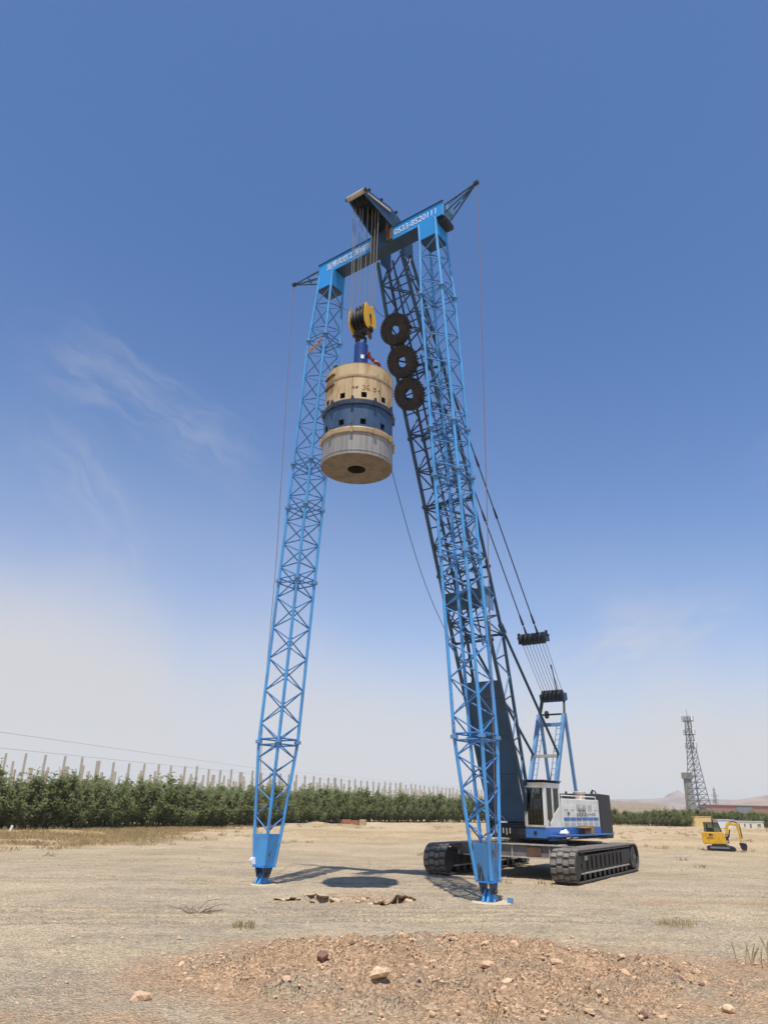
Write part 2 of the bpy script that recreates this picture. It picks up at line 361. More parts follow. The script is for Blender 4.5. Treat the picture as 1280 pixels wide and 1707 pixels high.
# ------------------------------------------------------------------ ground
def graded(parts):
    a = []
    for (s_, e_, n) in parts: a += list(np.linspace(s_, e_, n, endpoint=False))
    return np.array(a + [parts[-1][1]])
def make_ground():
    xs = graded([(-6000, -800, 6), (-800, -120, 16), (-120, -40, 40), (-40, -12, 60), (-12, -5.5, 46), (-5.5, 7, 190), (7, 14, 50), (14, 50, 80), (50, 140, 40), (140, 800, 16), (800, 6000, 6)])
    ys = graded([(-1500, -100, 6), (-100, 0, 10), (0, 10, 25), (10, 19, 170), (19, 27, 120), (27, 45, 120), (45, 75, 90), (75, 170, 90), (170, 800, 20), (800, 9000, 10)])
    X, Y = np.meshgrid(xs, ys); H = ground_h(X, Y); nx = len(xs); ny = len(ys)
    v = np.stack([X.ravel(), Y.ravel(), H.ravel()], 1)
    i = np.arange(nx-1); j = np.arange(ny-1); I, J = np.meshgrid(i, j); a = (J*nx+I).ravel()
    f = np.stack([a, a+1, a+nx+1, a+nx], 1)
    me = bpy.data.meshes.new('ground')
    me.vertices.add(len(v)); me.vertices.foreach_set('co', v.ravel())
    me.loops.add(f.size); me.polygons.add(len(f)); me.loops.foreach_set('vertex_index', f.ravel())
    me.polygons.foreach_set('loop_start', np.arange(0, f.size, 4)); me.polygons.foreach_set('loop_total', np.full(len(f), 4))
    me.polygons.foreach_set('use_smooth', np.ones(len(f), bool)); me.update()
    at = me.attributes.new('soil', 'FLOAT', 'POINT')
    ex = (X-PITC[0])/2.0; ey = (Y-PITC[1])/1.6
    mw_ = np.hypot((X-1.0)/np.where(X < 1, 6.2, 9.5), (Y-13.8)/np.where(Y < 13.8, 3.6, 4.0))+(fbm(X*.7+9, Y*.7, 4)-.5)*.55
    soil = np.maximum(sst(1.08, .62, mw_), .55*sst(1.15, .7, np.hypot(ex, ey)))
    soil = np.maximum(soil, .75*np.exp(-((Y-10.9)/.5)**2)*sst(.35, .6, fbm(X*.8, Y*.8+4, 3)))
    # orange scrape right of the right pad
    soil = np.maximum(soil, .8*np.exp(-((Y-24.8-.05*X)/.55)**2)*sst(6.0, 9, X)*(1-sst(22, 30, X)))
    at.data.foreach_set('value', soil.ravel())
    lim_ = np.interp(Y, [36, 42, 46, 56, 66, 80, 92], [-40, -22, -18.5, -16.5, -17, -17, -14])+(fbm(X*.25, Y*.25, 4)-.5)*9
    at3 = me.attributes.new('straw', 'FLOAT', 'POINT'); at3.data.foreach_set('value', (.85*sst(1.0, -2.0, X-lim_)*sst(.30, .48, fbm(X*.16, Y*.25, 4))).ravel())
    at2 = me.attributes.new('rut', 'FLOAT', 'POINT'); at2.data.foreach_set('value', rut_mask(X, Y).ravel())
    m, t, b = newmat('dry_gravel_and_soil'); n = t.nodes; l = t.links.new
    b.inputs['Roughness'].default_value = .95; b.inputs['Specular IOR Level'].default_value = .1
    g = n.new('ShaderNodeNewGeometry')
    def mapping(sc):
        mp = n.new('ShaderNodeMapping'); l(g.outputs['Position'], mp.inputs[0]); mp.inputs['Scale'].default_value = sc; return mp.outputs[0]
    def nz(vec, sc, det, ro=.6):
        q = n.new('ShaderNodeTexNoise'); l(vec, q.inputs['Vector']); q.inputs['Scale'].default_value = sc; q.inputs['Detail'].default_value = det; q.inputs['Roughness'].default_value = ro; return q.outputs['Fac']
    def rmp(x, a, b_):
        q = n.new('ShaderNodeMapRange'); l(x, q.inputs[0]); q.inputs[1].default_value = a; q.inputs[2].default_value = b_; return q.outputs[0]
    def mixc(fac, a, b_):
        q = n.new('ShaderNodeMix'); q.data_type = 'RGBA'; l(fac, q.inputs[0])
        for k, c in ((6, a), (7, b_)):
            if isinstance(c, tuple): q.inputs[k].default_value = (*c, 1)
            else: l(c, q.inputs[k])
        return q.outputs[2]
    iso = mapping((1, 1, 1)); streak = mapping((.10, .45, 1))
    base = mixc(rmp(nz(iso, .30, 8, .68), .40, .60), (.60, .485, .335), (.475, .385, .27))
    base = mixc(rmp(nz(streak, 1.0, 6, .65), .46, .70), base, (.66, .515, .325))     # pale dust and dry grass in long streaks
    base = mixc(rmp(nz(mapping((.25, .9, 1)), .8, 7, .7), .58, .75), base, (.33, .27, .185))
    base = mixc(rmp(nz(mapping((.9, 1.3, 1)), 1.0, 8, .74), .50, .66), base, (.40, .325, .23))
    base = mixc(rmp(nz(iso, 1.3, 7, .7), .60, .78), base, (.34, .30, .19))              # faint weeds
    # farther off the field is bleached straw
    dist = n.new('ShaderNodeVectorMath'); dist.operation = 'LENGTH'; l(g.outputs['Position'], dist.inputs[0])
    far = rmp(dist.outputs['Value'], 32, 75)
    base = mixc(far, base, mixc(rmp(nz(mapping((.05, .16, 1)), 1.0, 7, .65), .42, .60), (.66, .50, .305), (.50, .37, .21)))
    base = mixc(rmp(nz(iso, .14, 5, .6), .50, .66), base, (.66, .52, .345))
    base = mixc(rmp(nz(iso, 3.4, 6, .75), .60, .74), base, (.35, .285, .20))
    as_ = n.new('ShaderNodeAttribute'); as_.attribute_name = 'straw'; base = mixc(as_.outputs['Fac'], base, mixc(rmp(nz(mapping((.3, .9, 1)), 1.0, 6, .7), .42, .60), (.58, .41, .20), (.42, .29, .14)))
    ar_ = n.new('ShaderNodeAttribute'); ar_.attribute_name = 'rut'; rf_ = n.new('ShaderNodeMath'); rf_.operation = 'MULTIPLY'; l(ar_.outputs['Fac'], rf_.inputs[0]); rf_.inputs[1].default_value = .6
    base = mixc(rf_.outputs[0], base, (.37, .295, .205))
    at_ = n.new('ShaderNodeAttribute'); at_.attribute_name = 'soil'
    soilc = mixc(rmp(nz(iso, 1.1, 7, .65), .35, .65), (.60, .40, .245), (.48, .31, .185))
    soilc = mixc(rmp(nz(iso, 6, 5, .7), .56, .72), soilc, (.32, .20, .12))
    soilc = mixc(rmp(nz(iso, .55, 5, .65), .48, .64), soilc, (.47, .36, .24))
    base = mixc(at_.outputs['Fac'], base, soilc)
    vo = n.new('ShaderNodeTexVoronoi'); l(iso, vo.inputs['Vector']); vo.inputs['Scale'].default_value = 22
    vr = n.new('ShaderNodeSeparateColor'); l(vo.outputs['Color'], vr.inputs[0])
    pebble = n.new('ShaderNodeMix'); pebble.data_type = 'RGBA'; pebble.blend_type = 'MULTIPLY'; pebble.inputs[0].default_value = 1
    l(base, pebble.inputs[6]); pv = mixc(vr.outputs[0], (.68, .68, .69), (1.2, 1.19, 1.17)); l(pv, pebble.inputs[7])
    l(pebble.outputs[2], b.inputs['Base Color'])
    bp = n.new('ShaderNodeBump'); bp.inputs['Strength'].default_value = 1.0; bp.inputs['Distance'].default_value = .08
    hh = n.new('ShaderNodeMath'); hh.operation = 'ADD'; l(nz(iso, 9, 7, .7), hh.inputs[0]); l(vo.outputs['Distance'], hh.inputs[1])
    l(hh.outputs[0], bp.inputs['Height']); l(bp.outputs[0], b.inputs['Normal'])
    me.materials.append(m)
    o = link(bpy.data.objects.new('ground', me)); tag(o, 'dry sandy ground of gravel and dusty soil', None, None, 'structure'); return o
make_ground()

# ------------------------------------------------------------------ hills
def make_hill(name, xc, yc, pts, depth, col, label):
    xs = np.linspace(pts[0][0], pts[-1][0], 90); hs = np.interp(xs, [p[0] for p in pts], [p[1] for p in pts])
    v = []; f = []; nj = 9
    for j in range(nj):
        t = j/(nj-1); prof = math.sin(math.pi*min(1, t*1.0))
        for k, x in enumerate(xs):
            h = hs[k]*prof*(1+.35*(fbm(np.array([x*.012]), np.array([j*.9+yc]), 4)[0]-.5)*(1 if 0 < j < nj-1 else 0))
            v.append((x, yc+depth*(t-.5), h-1.5))
    n_ = len(xs)
    for j in range(nj-1):
        for k in range(n_-1): f.append((j*n_+k, j*n_+k+1, (j+1)*n_+k+1, (j+1)*n_+k))
    me = bpy.data.meshes.new(name); me.from_pydata(v, [], f); me.polygons.foreach_set('use_smooth', [True]*len(f))
    me.materials.append(paint('hill_earth', col, [c*.75 for c in col], .95, .02, stretch=(1, 1, 4)))
    o = link(bpy.data.objects.new(name, me)); tag(o, label, None, None, 'structure')
make_hill('hill', 0, 1500, [(560, 0), (600, 14), (630, 15), (660, 20), (700, 27), (730, 31), (760, 36), (820, 44), (900, 40), (1000, 55), (1150, 20), (1250, 0)], 300, (.33, .24, .18), 'low bare reddish hill on the horizon behind the long red building')
make_hill('hill', 0, 2100, [(150, 0), (350, 16), (500, 24), (640, 32), (740, 36), (790, 40), (812, 62), (835, 42), (930, 38), (1100, 46), (1300, 52), (1500, 0)], 300, (.30, .24, .20), 'far pale ridge with one small pointed peak behind the lattice mast')

# ================================================================== CRANE
crane = crane_thing('crawler_crane', 0, 0, 0, 'big blue lattice boom crawler crane with white and blue cab standing on two steel tracks', 'crane')
# ---- crawlers
def track_loop(u, fa=3.95, fb=-4.5, r_=.54, zc=.60):
    """position on the shoe loop: (f, z, angle of outward normal)"""
    ln = fa-fb; per = 2*ln+2*math.pi*r_; d = (u % 1)*per
    if d < ln: return fb+d, zc+r_, math.pi/2
    d -= ln
    if d < math.pi*r_: a = math.pi/2-d/r_; return fa+r_*math.cos(a), zc+r_*math.sin(a), a
    d -= math.pi*r_
    if d < ln: return fa-d, zc-r_, -math.pi/2
    d -= ln; a = -math.pi/2-d/r_; return fb+r_*math.cos(a), zc+r_*math.sin(a), a
sh = MB()                                                      # a shoe: plate, grouser pads with gaps between, in its own frame (x across, y along, z outward)
sh.box((0, 0, 0), (1.0, .255, .035))
for k, xx in enumerate((-.36, -.12, .12, .36)): sh.box((xx, .03 if k % 2 else -.03, .04), (.228, .195, .035), None, .86)
sh.box((-.13, 0, -.04), (.07, .12, .05)); sh.box((.13, 0, -.04), (.07, .12, .05))
shoe_me = sh.mesh('track_shoe', M['shoe']); shoe_me.materials.append(M['shoe_gap'])
for i_ in range(6): shoe_me.polygons[i_].material_index = 1
N_SH = 76
for sc in (2.64, -2.80):
    mb = MB()
    sg = 1 if sc > 0 else -1
    fr = [(3.75, .45), (3.9, .70), (3.45, .95), (-3.9, .98), (-4.1, .70), (-3.6, .36), (3.4, .36)]
    for q in (-.36, .30): mb.prism([L(f, sc+q, z) for f, z in fr], (.06, 0, 0))
    mb.box(L(0, sc, .70), (.60, 7.4, .42))
    tr = mb.build('crawler_track', M['steel'], crane); tr.rotation_euler = (0, 0, R(5)); tr.location = (-.12, .14, 0)
    e = MB()
    for side in (.385, -.385):
        e.bar(L(3.5, sc+side, .335), L(-3.6, sc+side, .335), .05, .05)
    e.bar(L(3.55, sc, 1.185-.10), L(-3.8, sc, 1.185-.10), .9, .02)
    e.build('guard_rail', M['edge'], tr)
    for k in range(9):
        for side in (.375, -.375):
            MB().box(L(2.6-k*.62, sc+side, .66), (.05, .045, .46)).build('rib', M['steel'], tr)
    for k in range(10):
        MB().disc(L(3.1-k*.68, sc, .24), .155, .78, 14, 'x').build('roller', M['black'], tr)
    MB().disc(L(3.95, sc, .60), .47, .80, 22, 'x').build('idler_wheel', M['steel'], tr)
    w_ = MB(); w_.lathe(L(-4.5, sc, .60), [(.001, -.44), (.18, -.44), (.18, -.40), (.47, -.38), (.50, 0), (.47, .38), (.18, .40), (.18, .44), (.001, .44)], 22, 'x'); w_.build('drive_sprocket', M['carbody'], tr)
    for (f_, z_, nm) in ((2.9, .86, 'hose_cover'), (3.3, .58, 'hose_cover')): MB().box(L(f_, sc+.40, z_), (.06, .28, .16)).build(nm, M['edge' if z_ > .8 else 'steel'], tr)
    for k in range(N_SH):
        f, z, a = track_loop(k/N_SH + .003)
        o = link(bpy.data.objects.new('track_shoe', shoe_me)); o.parent = tr; o.location = L(f, sc, z)
        o.rotation_euler = (math.pi/2-a if True else 0, 0, 0); o.rotation_euler = (-(math.pi/2-a)*-1, 0, 0)
LOWER = R(5)
# ---- lower body
cb = MB()
for f0 in (2.70, -2.25):
    cb.box(L(f0, 0, 1.02), (4.2, .06, .44)); cb.box(L(f0+.30, 0, 1.02), (4.2, .03, .42)); cb.box(L(f0-.30, 0, 1.02), (4.2, .03, .42))
cb.box(L(.2, 0, .98), (2.6, 4.9, .40))
lower = cb.build('carbody', M['carbody'], crane); lower.rotation_euler = (0, 0, LOWER); lower.location = (-.12, .14, 0)
fl = MB()
for f0 in (2.70, -2.25):
    for z in (1.255, .775): fl.box(L(f0, 0, z), (4.3, .80, .05))
    for s_ in (-1.55, -.75, .05, .95, 1.65): fl.box(L(f0+.33, s_, 1.015), (.035, .06, .43))
fl.build('beam_flange', M['edge'], lower)
for f0 in (2.70, -2.25):
    for sg in (1, -1):
        MB().prism([L(f0+.3, sg*2.1, 1.235), L(f0+.3, sg*2.1, .80), L(f0+.3, sg*2.9, .66), L(f0+.3, sg*2.9, .92), L(f0+.3, sg*2.55, 1.235)], (0, .6, 0)).build('beam_end', M['carbody'], lower)
MB().box(L(3.065, .98, 1.0), (.62, .02, .36)).build('patch_plate', M['rust'], lower)
MB().disc(L(0, 0, 1.36), 1.25, .24, 36).build('slew_ring', M['black'], crane)
# ---- superstructure
deck = MB(); deck.box(L(-.35, 0, 1.56), (1.75, 5.9, .20)); deck.box(L(-1.0, 1.28, 1.54), (.78, 4.4, .08)); deck.box(L(-1.0, -1.28, 1.54), (.78, 4.4, .08)); deck.box(L(1.98, 1.22, 1.47), (.9, 1.5, .06))
deck = deck.build('deck', M['black'], crane)
for sg in (1, -1): MB().prism([L(2.6, sg*1.04, 1.66), L(2.6, sg*1.04, 2.05), L(2.2, sg*1.04, 2.15), L(.5, sg*1.04, 1.66)], (-.06*sg, 0, 0)).build('boom_bracket', M['boom'], deck)
for f_, rr in ((1.05, .42), (-.15, .46), (-1.3, .46)): 
    wi = MB(); wi.lathe(L(f_, 0, 2.12), [(.001, -.72), (rr, -.72), (rr, -.66), (rr*.72, -.64), (rr*.72, .64), (rr, .66), (rr, .72), (.001, .72)], 26, 'x'); wi.build('winch_drum', M['black'], deck)
wt = MB()
for k in range(6): wt.tube([L(3.27, -.42+k*.15, 1.86), L(3.30, -.40+k*.15, 1.60+.06*(k % 2))], .022, 5)
wt.tube([L(2.62, -.5+.32*math.cos(a), 2.02+.3*math.sin(a)) for a in np.linspace(0, 2.6, 10)], .016, 5)
wt.build('hydraulic_hose', M['edge'], deck)
MB().box(L(2.3, .0, 1.72), (1.9, .9, .26)).build('front_apron', M['black'], deck)
# machinery house on the cab side
S1 = 1.70
def house(sg):
    mb = MB(); mb.box(L(-1.12, sg*1.28, 2.46), (.80, 4.14, 1.16))
    h = mb.build('engine_house' if sg > 0 else 'engine_house', M['white'], crane, .02)
    MB().box(L(-1.12, sg*1.285, 1.735), (.83, 4.16, .31)).build('house_skirt', M['house_blue'], h)
    return h
hs = house(1); hs2 = house(-1)
x1 = S1-.02
for k in range(6):                                     # side doors, each a thin raised panel with louvres
    f_ = .62-k*.66
    p = MB(); p.box(L(f_, x1+.006, 2.36), (.014, .60, .86)); p.build('side_door', M['white'], hs, .004)
    lo = MB()
    for r_ in range(3): 
        for q in range(6): lo.box(L(f_-.22+q*.088, x1+.017, 1.985+r_*.042), (.010, .05, .022))
    if k in (2, 3, 4):
        for r_ in range(4):
            for q in range(5): lo.box(L(f_-.2+q*.1, x1+.017, 2.66+r_*.05), (.010, .055, .026))
    lo.box(L(f_, x1+.017, 2.60), (.010, .34, .02))
    lo.build('louvre', M['louvre'], hs)
    MB().box(L(f_, x1+.016, 2.225), (.012, .60, .13)).build('blue_stripe', M['house_blue'], hs)
ink = MB()
def blk(f_, z_, w__, h__): ink.box(L(f_, x1+.020, z_), (.010, w__, h__))
for f_ in (.47, .33): blk(f_, 2.44, .075, .14); 
for f_ in (-2.32, -2.56): blk(f_, 2.42, .08, .13)
for i, f_ in enumerate((-.52, -.70, -.88, -1.06, -1.24, -1.42, -1.60)):       # dark company lettering, unreadable at this distance
    blk(f_, 2.40, .05, .16); blk(f_-.06, 2.44 if i % 2 else 2.36, .07, .035)
    if 0 < i < 6: blk(f_-.02, 2.57, .10, .035); blk(f_, 2.60, .035, .12); blk(f_-.03, 2.52, .08, .025)
for i in range(3): blk(-1.84-.14*i, 2.42, .06, .05)
ink.build('lettering', M['ink'], hs)
rl = MB()
for s_ in (1.62,):
    rl.tube([L(.9, s_, 3.04), L(.9, s_, 3.17), L(-1.0, s_, 3.17), L(-1.0, s_, 3.04)], .022, 6); rl.tube([L(-1.25, s_, 3.04), L(-1.25, s_, 3.17), L(-3.0, s_, 3.17), L(-3.0, s_, 3.04)], .022, 6)
rl.build('roof_rail', M['white'], hs)
MB().lathe(L(-1.9, 1.3, 3.04), [(.001, .36), (.26, .36), (.28, .33), (.28, .26), (.25, .24), (.25, .0)], 20).build('air_cleaner', M['beige'], hs)
ex = MB(); ex.tube([L(.55, 1.2, 3.12), L(-.05, 1.2, 3.12)], .13, 12); ex.box(L(-.6, .95, 3.14), (.5, .5, .2)); ex.box(L(-1.35, .9, 3.16), (.6, .5, .24)); ex.tube([L(-.4, 1.3, 3.05), L(-.4, 1.3, 3.36)], .05, 8); ex.build('roof_machinery', M['steel'], hs)
# catwalk with toe rail along the side
cw_ = MB(); cw_.box(L(-.5, 1.90, 1.60), (.36, 6.5, .035)); cw_.bar(L(2.72, 2.08, 1.60), L(-3.75, 2.08, 1.60), .035, .06)
for k in range(7): cw_.bar(L(2.5-k*.95, 1.72, 1.44), L(2.5-k*.95, 2.06, 1.58), .035, .035)
cw_.bar(L(2.6, 1.72, 1.44), L(-3.3, 1.72, 1.44), .03, .05)
cw_.build('catwalk', M['house_blue'], crane)
# counterweight
c_ = MB(); c_.prism([L(-3.27, -1.72, 1.38), L(-4.72, -1.72, 1.38), L(-4.66, -1.72, 3.30), L(-3.27, -1.72, 3.33)], (3.44, 0, 0))
ctw = c_.build('counterweight', M['cw'], crane, .04)
for s_ in (1.35, .5, -.9): MB().tube([L(-3.5, s_+.13*math.cos(a), 3.30+.17*math.sin(a)) for a in np.linspace(0, math.pi, 9)], .03, 6).build('lifting_eye', M['black'], ctw)
MB().tube([L(-4.73, 1.45, 1.95), L(-4.98, 1.5, 1.98), L(-5.02, 1.5, 1.72)], .035, 6).build('tow_hook', M['black'], ctw)
MB().tube([L(-3.75, 1.2, 3.3), L(-3.75, 1.2, 3.52)], .03, 6).build('lamp_post', M['black'], ctw)
# ---- cab
CF, CR, CI, CO = 2.75, 1.18, .80, 1.70
cab = MB()
cab.box(L((CF+CR)/2, (CI+CO)/2, 3.60), (CO-CI, CF-CR, .07))                    # roof
cab.box(L(CR+.03, (CI+CO)/2, 2.73), (CO-CI-.02, .06, 1.66))                     # back wall
cab.box(L((CF+CR)/2, CI+.02, 2.25), (.04, CF-CR-.1, .72))
for s_, f_ in ((CI+.045, CF-.045), (CO-.045, CF-.045), (CI+.045, CR+.08)): cab.box(L(f_, s_, 2.73), (.09, .09, 1.67))
cab.box(L(CF-.04, (CI+CO)/2, 3.49), (CO-CI-.18, .08, .15)); cab.box(L(CF-.04, (CI+CO)/2, 1.945), (CO-CI-.18, .07, .07))
cab = cab.build('cab', M['white'], crane, .012)
sk = MB(); sk.box(L((CF+CR)/2, (CI+CO)/2, 1.705), (CO-CI+.03, CF-CR+.03, .40)); sk.build('cab_skirt', M['house_blue'], cab, .015)
MB().box(L(CF+.024, 1.22, 1.70), (.14, .02, .12)).build('lamp', M['black'], cab)
# side wall: frame pieces round two panes whose lower edges slant
dr = MB(); xo = CO-.045
def wallpoly(pts): dr.prism([L(f, xo, z) for f, z in pts], (.045, 0, 0))
wallpoly([(2.66, 1.91), (2.66, 2.32), (2.30, 2.05), (1.95, 2.32), (1.90, 2.38), (1.30, 2.72), (1.24, 2.72), (1.24, 1.91)])
wallpoly([(2.02, 2.26), (2.02, 3.45), (1.90, 3.45), (1.90, 2.38)]); wallpoly([(1.34, 2.70), (1.34, 3.45), (1.24, 3.45), (1.24, 2.70)])
wallpoly([(2.66, 3.43), (2.66, 3.565), (1.24, 3.565), (1.24, 3.43)]); wallpoly([(2.66, 2.32), (2.66, 3.43), (2.55, 3.43), (2.55, 2.24)])
door = dr.build('door', M['white'], cab)
MB().box(L(2.42, CO+.012, 2.03), (.03, .06, .12)).build('door_handle', M['black'], door)
for pts in ([(2.55, 3.43), (2.55, 2.24), (2.30, 2.05), (2.02, 2.26), (2.02, 3.43)], [(1.90, 3.43), (1.90, 2.38), (1.34, 2.70), (1.34, 3.43)]):
    MB().prism([L(f, CO-.03, z) for f, z in pts], (.012, 0, 0)).build('side_window', M['glass'], cab)
MB().box(L(CF-.045, (CI+CO)/2, 2.70), (CO-CI-.18, .012, 1.44)).build('windscreen', M['glass'], cab)
gd = MB()
for k in range(1, 7): gd.bar(L(CF+.03, CI+.05, 1.98+k*.21), L(CF+.03, CO-.05, 1.98+k*.21), .010, .010)
for k in range(1, 6): gd.bar(L(CF+.03, CI+.02+k*.145, 1.98), L(CF+.03, CI+.02+k*.145, 3.44), .010, .010)
gd.build('windscreen_guard', M['steel'], cab)
fr_ = MB(); fr_.box(L(CF+.03, (CI+CO)/2, 3.47), (CO-CI, .035, .05)); fr_.box(L(CF+.03, (CI+CO)/2, 1.97), (CO-CI, .035, .05)); fr_.box(L(CF+.03, CI+.02, 2.72), (.05, .035, 1.5)); fr_.build('guard_frame', M['edge'], cab)
rf = MB(); rf.box(L(1.95, 1.25, 3.72), (1.0, 1.75, .035))
for k in range(5): rf.bar(L(1.2+k*.36, .78, 3.66), L(1.2+k*.36, 1.74, 3.66), .03, .05)
rf.build('roof_guard', M['black'], cab)
MB().box(L(1.55, 1.22, 2.06), (.56, .55, .22)).build('seat_base', M['black'], cab); MB().box(L(1.28, 1.22, 2.5), (.52, .13, .75)).build('seat_back', M['black'], cab)
cn = MB(); cn.box(L(2.45, 1.02, 2.20), (.28, .3, .55)); cn.tube([L(2.2, 1.5, 2.0), L(2.25, 1.5, 2.55)], .02, 5); cn.tube([L(2.25, 1.22, 2.0), L(2.35, 1.22, 2.6)], .02, 5); cn.build('console', M['steel'], cab)
# ---- gantry (A-frame) with ladders and sheaves
G = .66
gp = MB()
gan = MB()
for sg in (1, -1):
    gan.bar(L(-.55, sg*G, 3.05), L(-2.30, sg*G, 6.95), .16, .20)
gan = gan.build('gantry_leg', M['gantry'], crane)
for sg in (1, -1):
    r_ = MB(); r_.bar(L(-3.15, sg*G, 3.0), L(-2.42, sg*G, 7.0), .12, .14); r_.build('rear_leg', M['gantry'], gan)
    r_ = MB(); r_.bar(L(-2.35, sg*G, 6.9), L(-2.62, sg*G*.88, 7.75), .10, .14); r_.build('head_post', M['black'], gan)
cr = MB(); cr.bar(L(-1.42, -G, 4.95), L(-1.42, G, 4.95), .14, .14); cr.build('cross_beam', M['edge'], gan)
cr = MB(); cr.bar(L(-2.05, -G, 6.45), L(-2.05, G, 6.45), .2, .16); cr.build('cross_beam', M['gantry'], gan)
cr = MB(); cr.bar(L(-2.42, -G, 6.98), L(-2.42, G, 6.98), .08, .08); cr.disc(L(-2.42, -.3, 6.98), .19, .09, 18, 'x'); cr.build('guide_pulley', M['black'], gan)
for sg in (1, -1):                                         # ladder beside each front leg
    s0 = sg*(G-.30)
    ld = MB(); ld.bar(L(-.60, s0, 3.15), L(-2.02, s0, 6.35), .03, .04); ld.build('ladder_rail', M['gantry'], gan)
    for k in range(12):
        t = (k+.6)/12; a = L(lerp(-.55, -2.05, t), sg*G, lerp(3.1, 6.4, t)); b_ = L(lerp(-.60, -2.02, t), s0, lerp(3.15, 6.35, t)-.02)
        member('rung', a, b_, .014, M['gantry'], gan, 5)
# sheave block on top and the floating bridle
def block(f, z, hw, nm, n_sh, ang):
    b_ = MB(); ca, sa = math.cos(ang), math.sin(ang)
    for s_ in (-.62, .62): b_.prism([L(f+ca*x-sa*y, s_*hw/.62, z+sa*x+ca*y) for x, y in ((-.22, -.2), (.22, -.2), (.22, .16), (-.22, .16))], (.05, 0, 0))
    b_.prism([L(f+ca*x-sa*y, -hw, z+sa*x+ca*y) for x, y in ((-.20, -.24), (.20, -.24), (.20, -.02), (-.20, -.02))], (2*hw, 0, 0))
    o = b_.build(nm, M['boom'], crane)
    for k in range(n_sh):
        s_ = -hw*.72+k*(1.44*hw/(n_sh-1)); MB().lathe(L(f, s_, z+.05), [(.001, -.05), (.27, -.06), (.30, -.06), (.25, 0), (.30, .06), (.27, .06), (.001, .05)], 22, 'x').build('sheave', M['black'], o)
    return o
blk_top = block(-2.62, 7.86, .62, 'gantry_block', 5, R(-12))
brid = block(-.72, 10.42, .72, 'bridle_block', 5, R(168))
for s_ in (-.74, .74):
    q = MB(); q.tube([L(-.72, s_-.16*(1 if s_ > 0 else -1), 10.52), L(-.72, s_+.12*(1 if s_ > 0 else -1), 10.58)], .045, 8); q.box(L(-.66, s_, 10.70), (.1, .12, .2)); q.build('bridle_pin', M['black'], brid)
for k in range(8):
    s_ = -.58+k*.166; member('luffing_rope', L(-2.60, s_*.93, 8.05), L(-.78, s_*1.06, 10.25), .013, M['rope'], crane, 5)
member('luffing_rope', L(-2.5, .30, 8.1), L(-1.7, .42, 9.3), .03, M['rope_black'], crane, 5)

# ---- boom
def bf(z): return 3.15+(z-3.6)/2.5            # forward reach of the boom's lower face at height z
BN = Vector((0, 1, 0))                          # set below: from lower face to upper face
ax = L(1, 0, 2.5).normalized(); bn = Vector((0, ax.z, -ax.y)).normalized()
bn = -bn if bn.y < 0 else bn                    # local +y is rearwards
HW_ = [(1.9, .70), (3.0, .90), (20.5, .90), (25.9, .62)]; DP_ = [(1.9, .16), (3.6, .42), (9.0, 1.2), (20.5, 1.15), (25.9, .75)]
def hw(z): return float(np.interp(z, [a for a, b in HW_], [b for a, b in HW_]))
def dp(z): return float(np.interp(z, [a for a, b in DP_], [b for a, b in DP_]))
def bc(z, sg, back): return L(bf(z), sg*hw(z), z) + (bn*dp(z) if back else Vector())
ZS = list(np.arange(2.0, 25.0, .8)) + [25.3]
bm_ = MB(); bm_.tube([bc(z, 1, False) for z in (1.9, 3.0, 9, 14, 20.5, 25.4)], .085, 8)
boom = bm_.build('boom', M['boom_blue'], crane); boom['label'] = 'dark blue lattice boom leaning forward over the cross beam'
for sg, bk in ((-1, False), (1, True), (-1, True)):
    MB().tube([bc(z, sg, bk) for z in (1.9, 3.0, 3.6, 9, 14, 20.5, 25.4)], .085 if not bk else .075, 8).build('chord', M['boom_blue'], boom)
for i in range(len(ZS)-1):
    z0, z1 = ZS[i], ZS[i+1]; k = i % 2
    for sg in (1, -1):
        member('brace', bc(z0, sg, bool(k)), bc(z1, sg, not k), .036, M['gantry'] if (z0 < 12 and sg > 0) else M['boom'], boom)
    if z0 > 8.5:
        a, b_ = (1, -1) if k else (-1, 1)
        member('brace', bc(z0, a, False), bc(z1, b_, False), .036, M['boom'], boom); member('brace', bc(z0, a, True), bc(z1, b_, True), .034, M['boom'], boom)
        if z0 > 9: member('strut', bc(z0, -1, False), bc(z0, 1, False), .034, M['boom'], boom)
        if i % 2 == 0: member('strut', bc(z0, -1, True), bc(z0, 1, True), .032, M['boom'], boom)
    if i % 2 == 0 and z0 > 3:
        for sg in (1, -1): member('strut', bc(z0, sg, False), bc(z0, sg, True), .034, M['boom'], boom)
for z in (9.2, 12.0, 14.9, 17.8, 20.6):                   # flanged joints of the boom sections
    for sg in (1, -1):
        for bk in (False, True):
            c = bc(z, sg, bk); MB().tube([c-ax*.07, c+ax*.07], .14, 10).build('flange', M['boom'], boom)
    for bk in (False, True): member('strut', bc(z, -1, bk), bc(z, 1, bk), .055, M['boom'], boom)
rp = MB()                                                  # long middle tube with rungs, the boom's own ladder
rp.bar(lerp(bc(9, -1, False), bc(9, 1, False), .56), lerp(bc(25.2, -1, False), bc(25.2, 1, False), .6), .07, .07); rp.bar(lerp(bc(9, -1, False), bc(9, 1, False), .78), lerp(bc(21, -1, False), bc(21, 1, False), .8), .05, .05); rp.build('ladder_rail', M['boom'], boom)
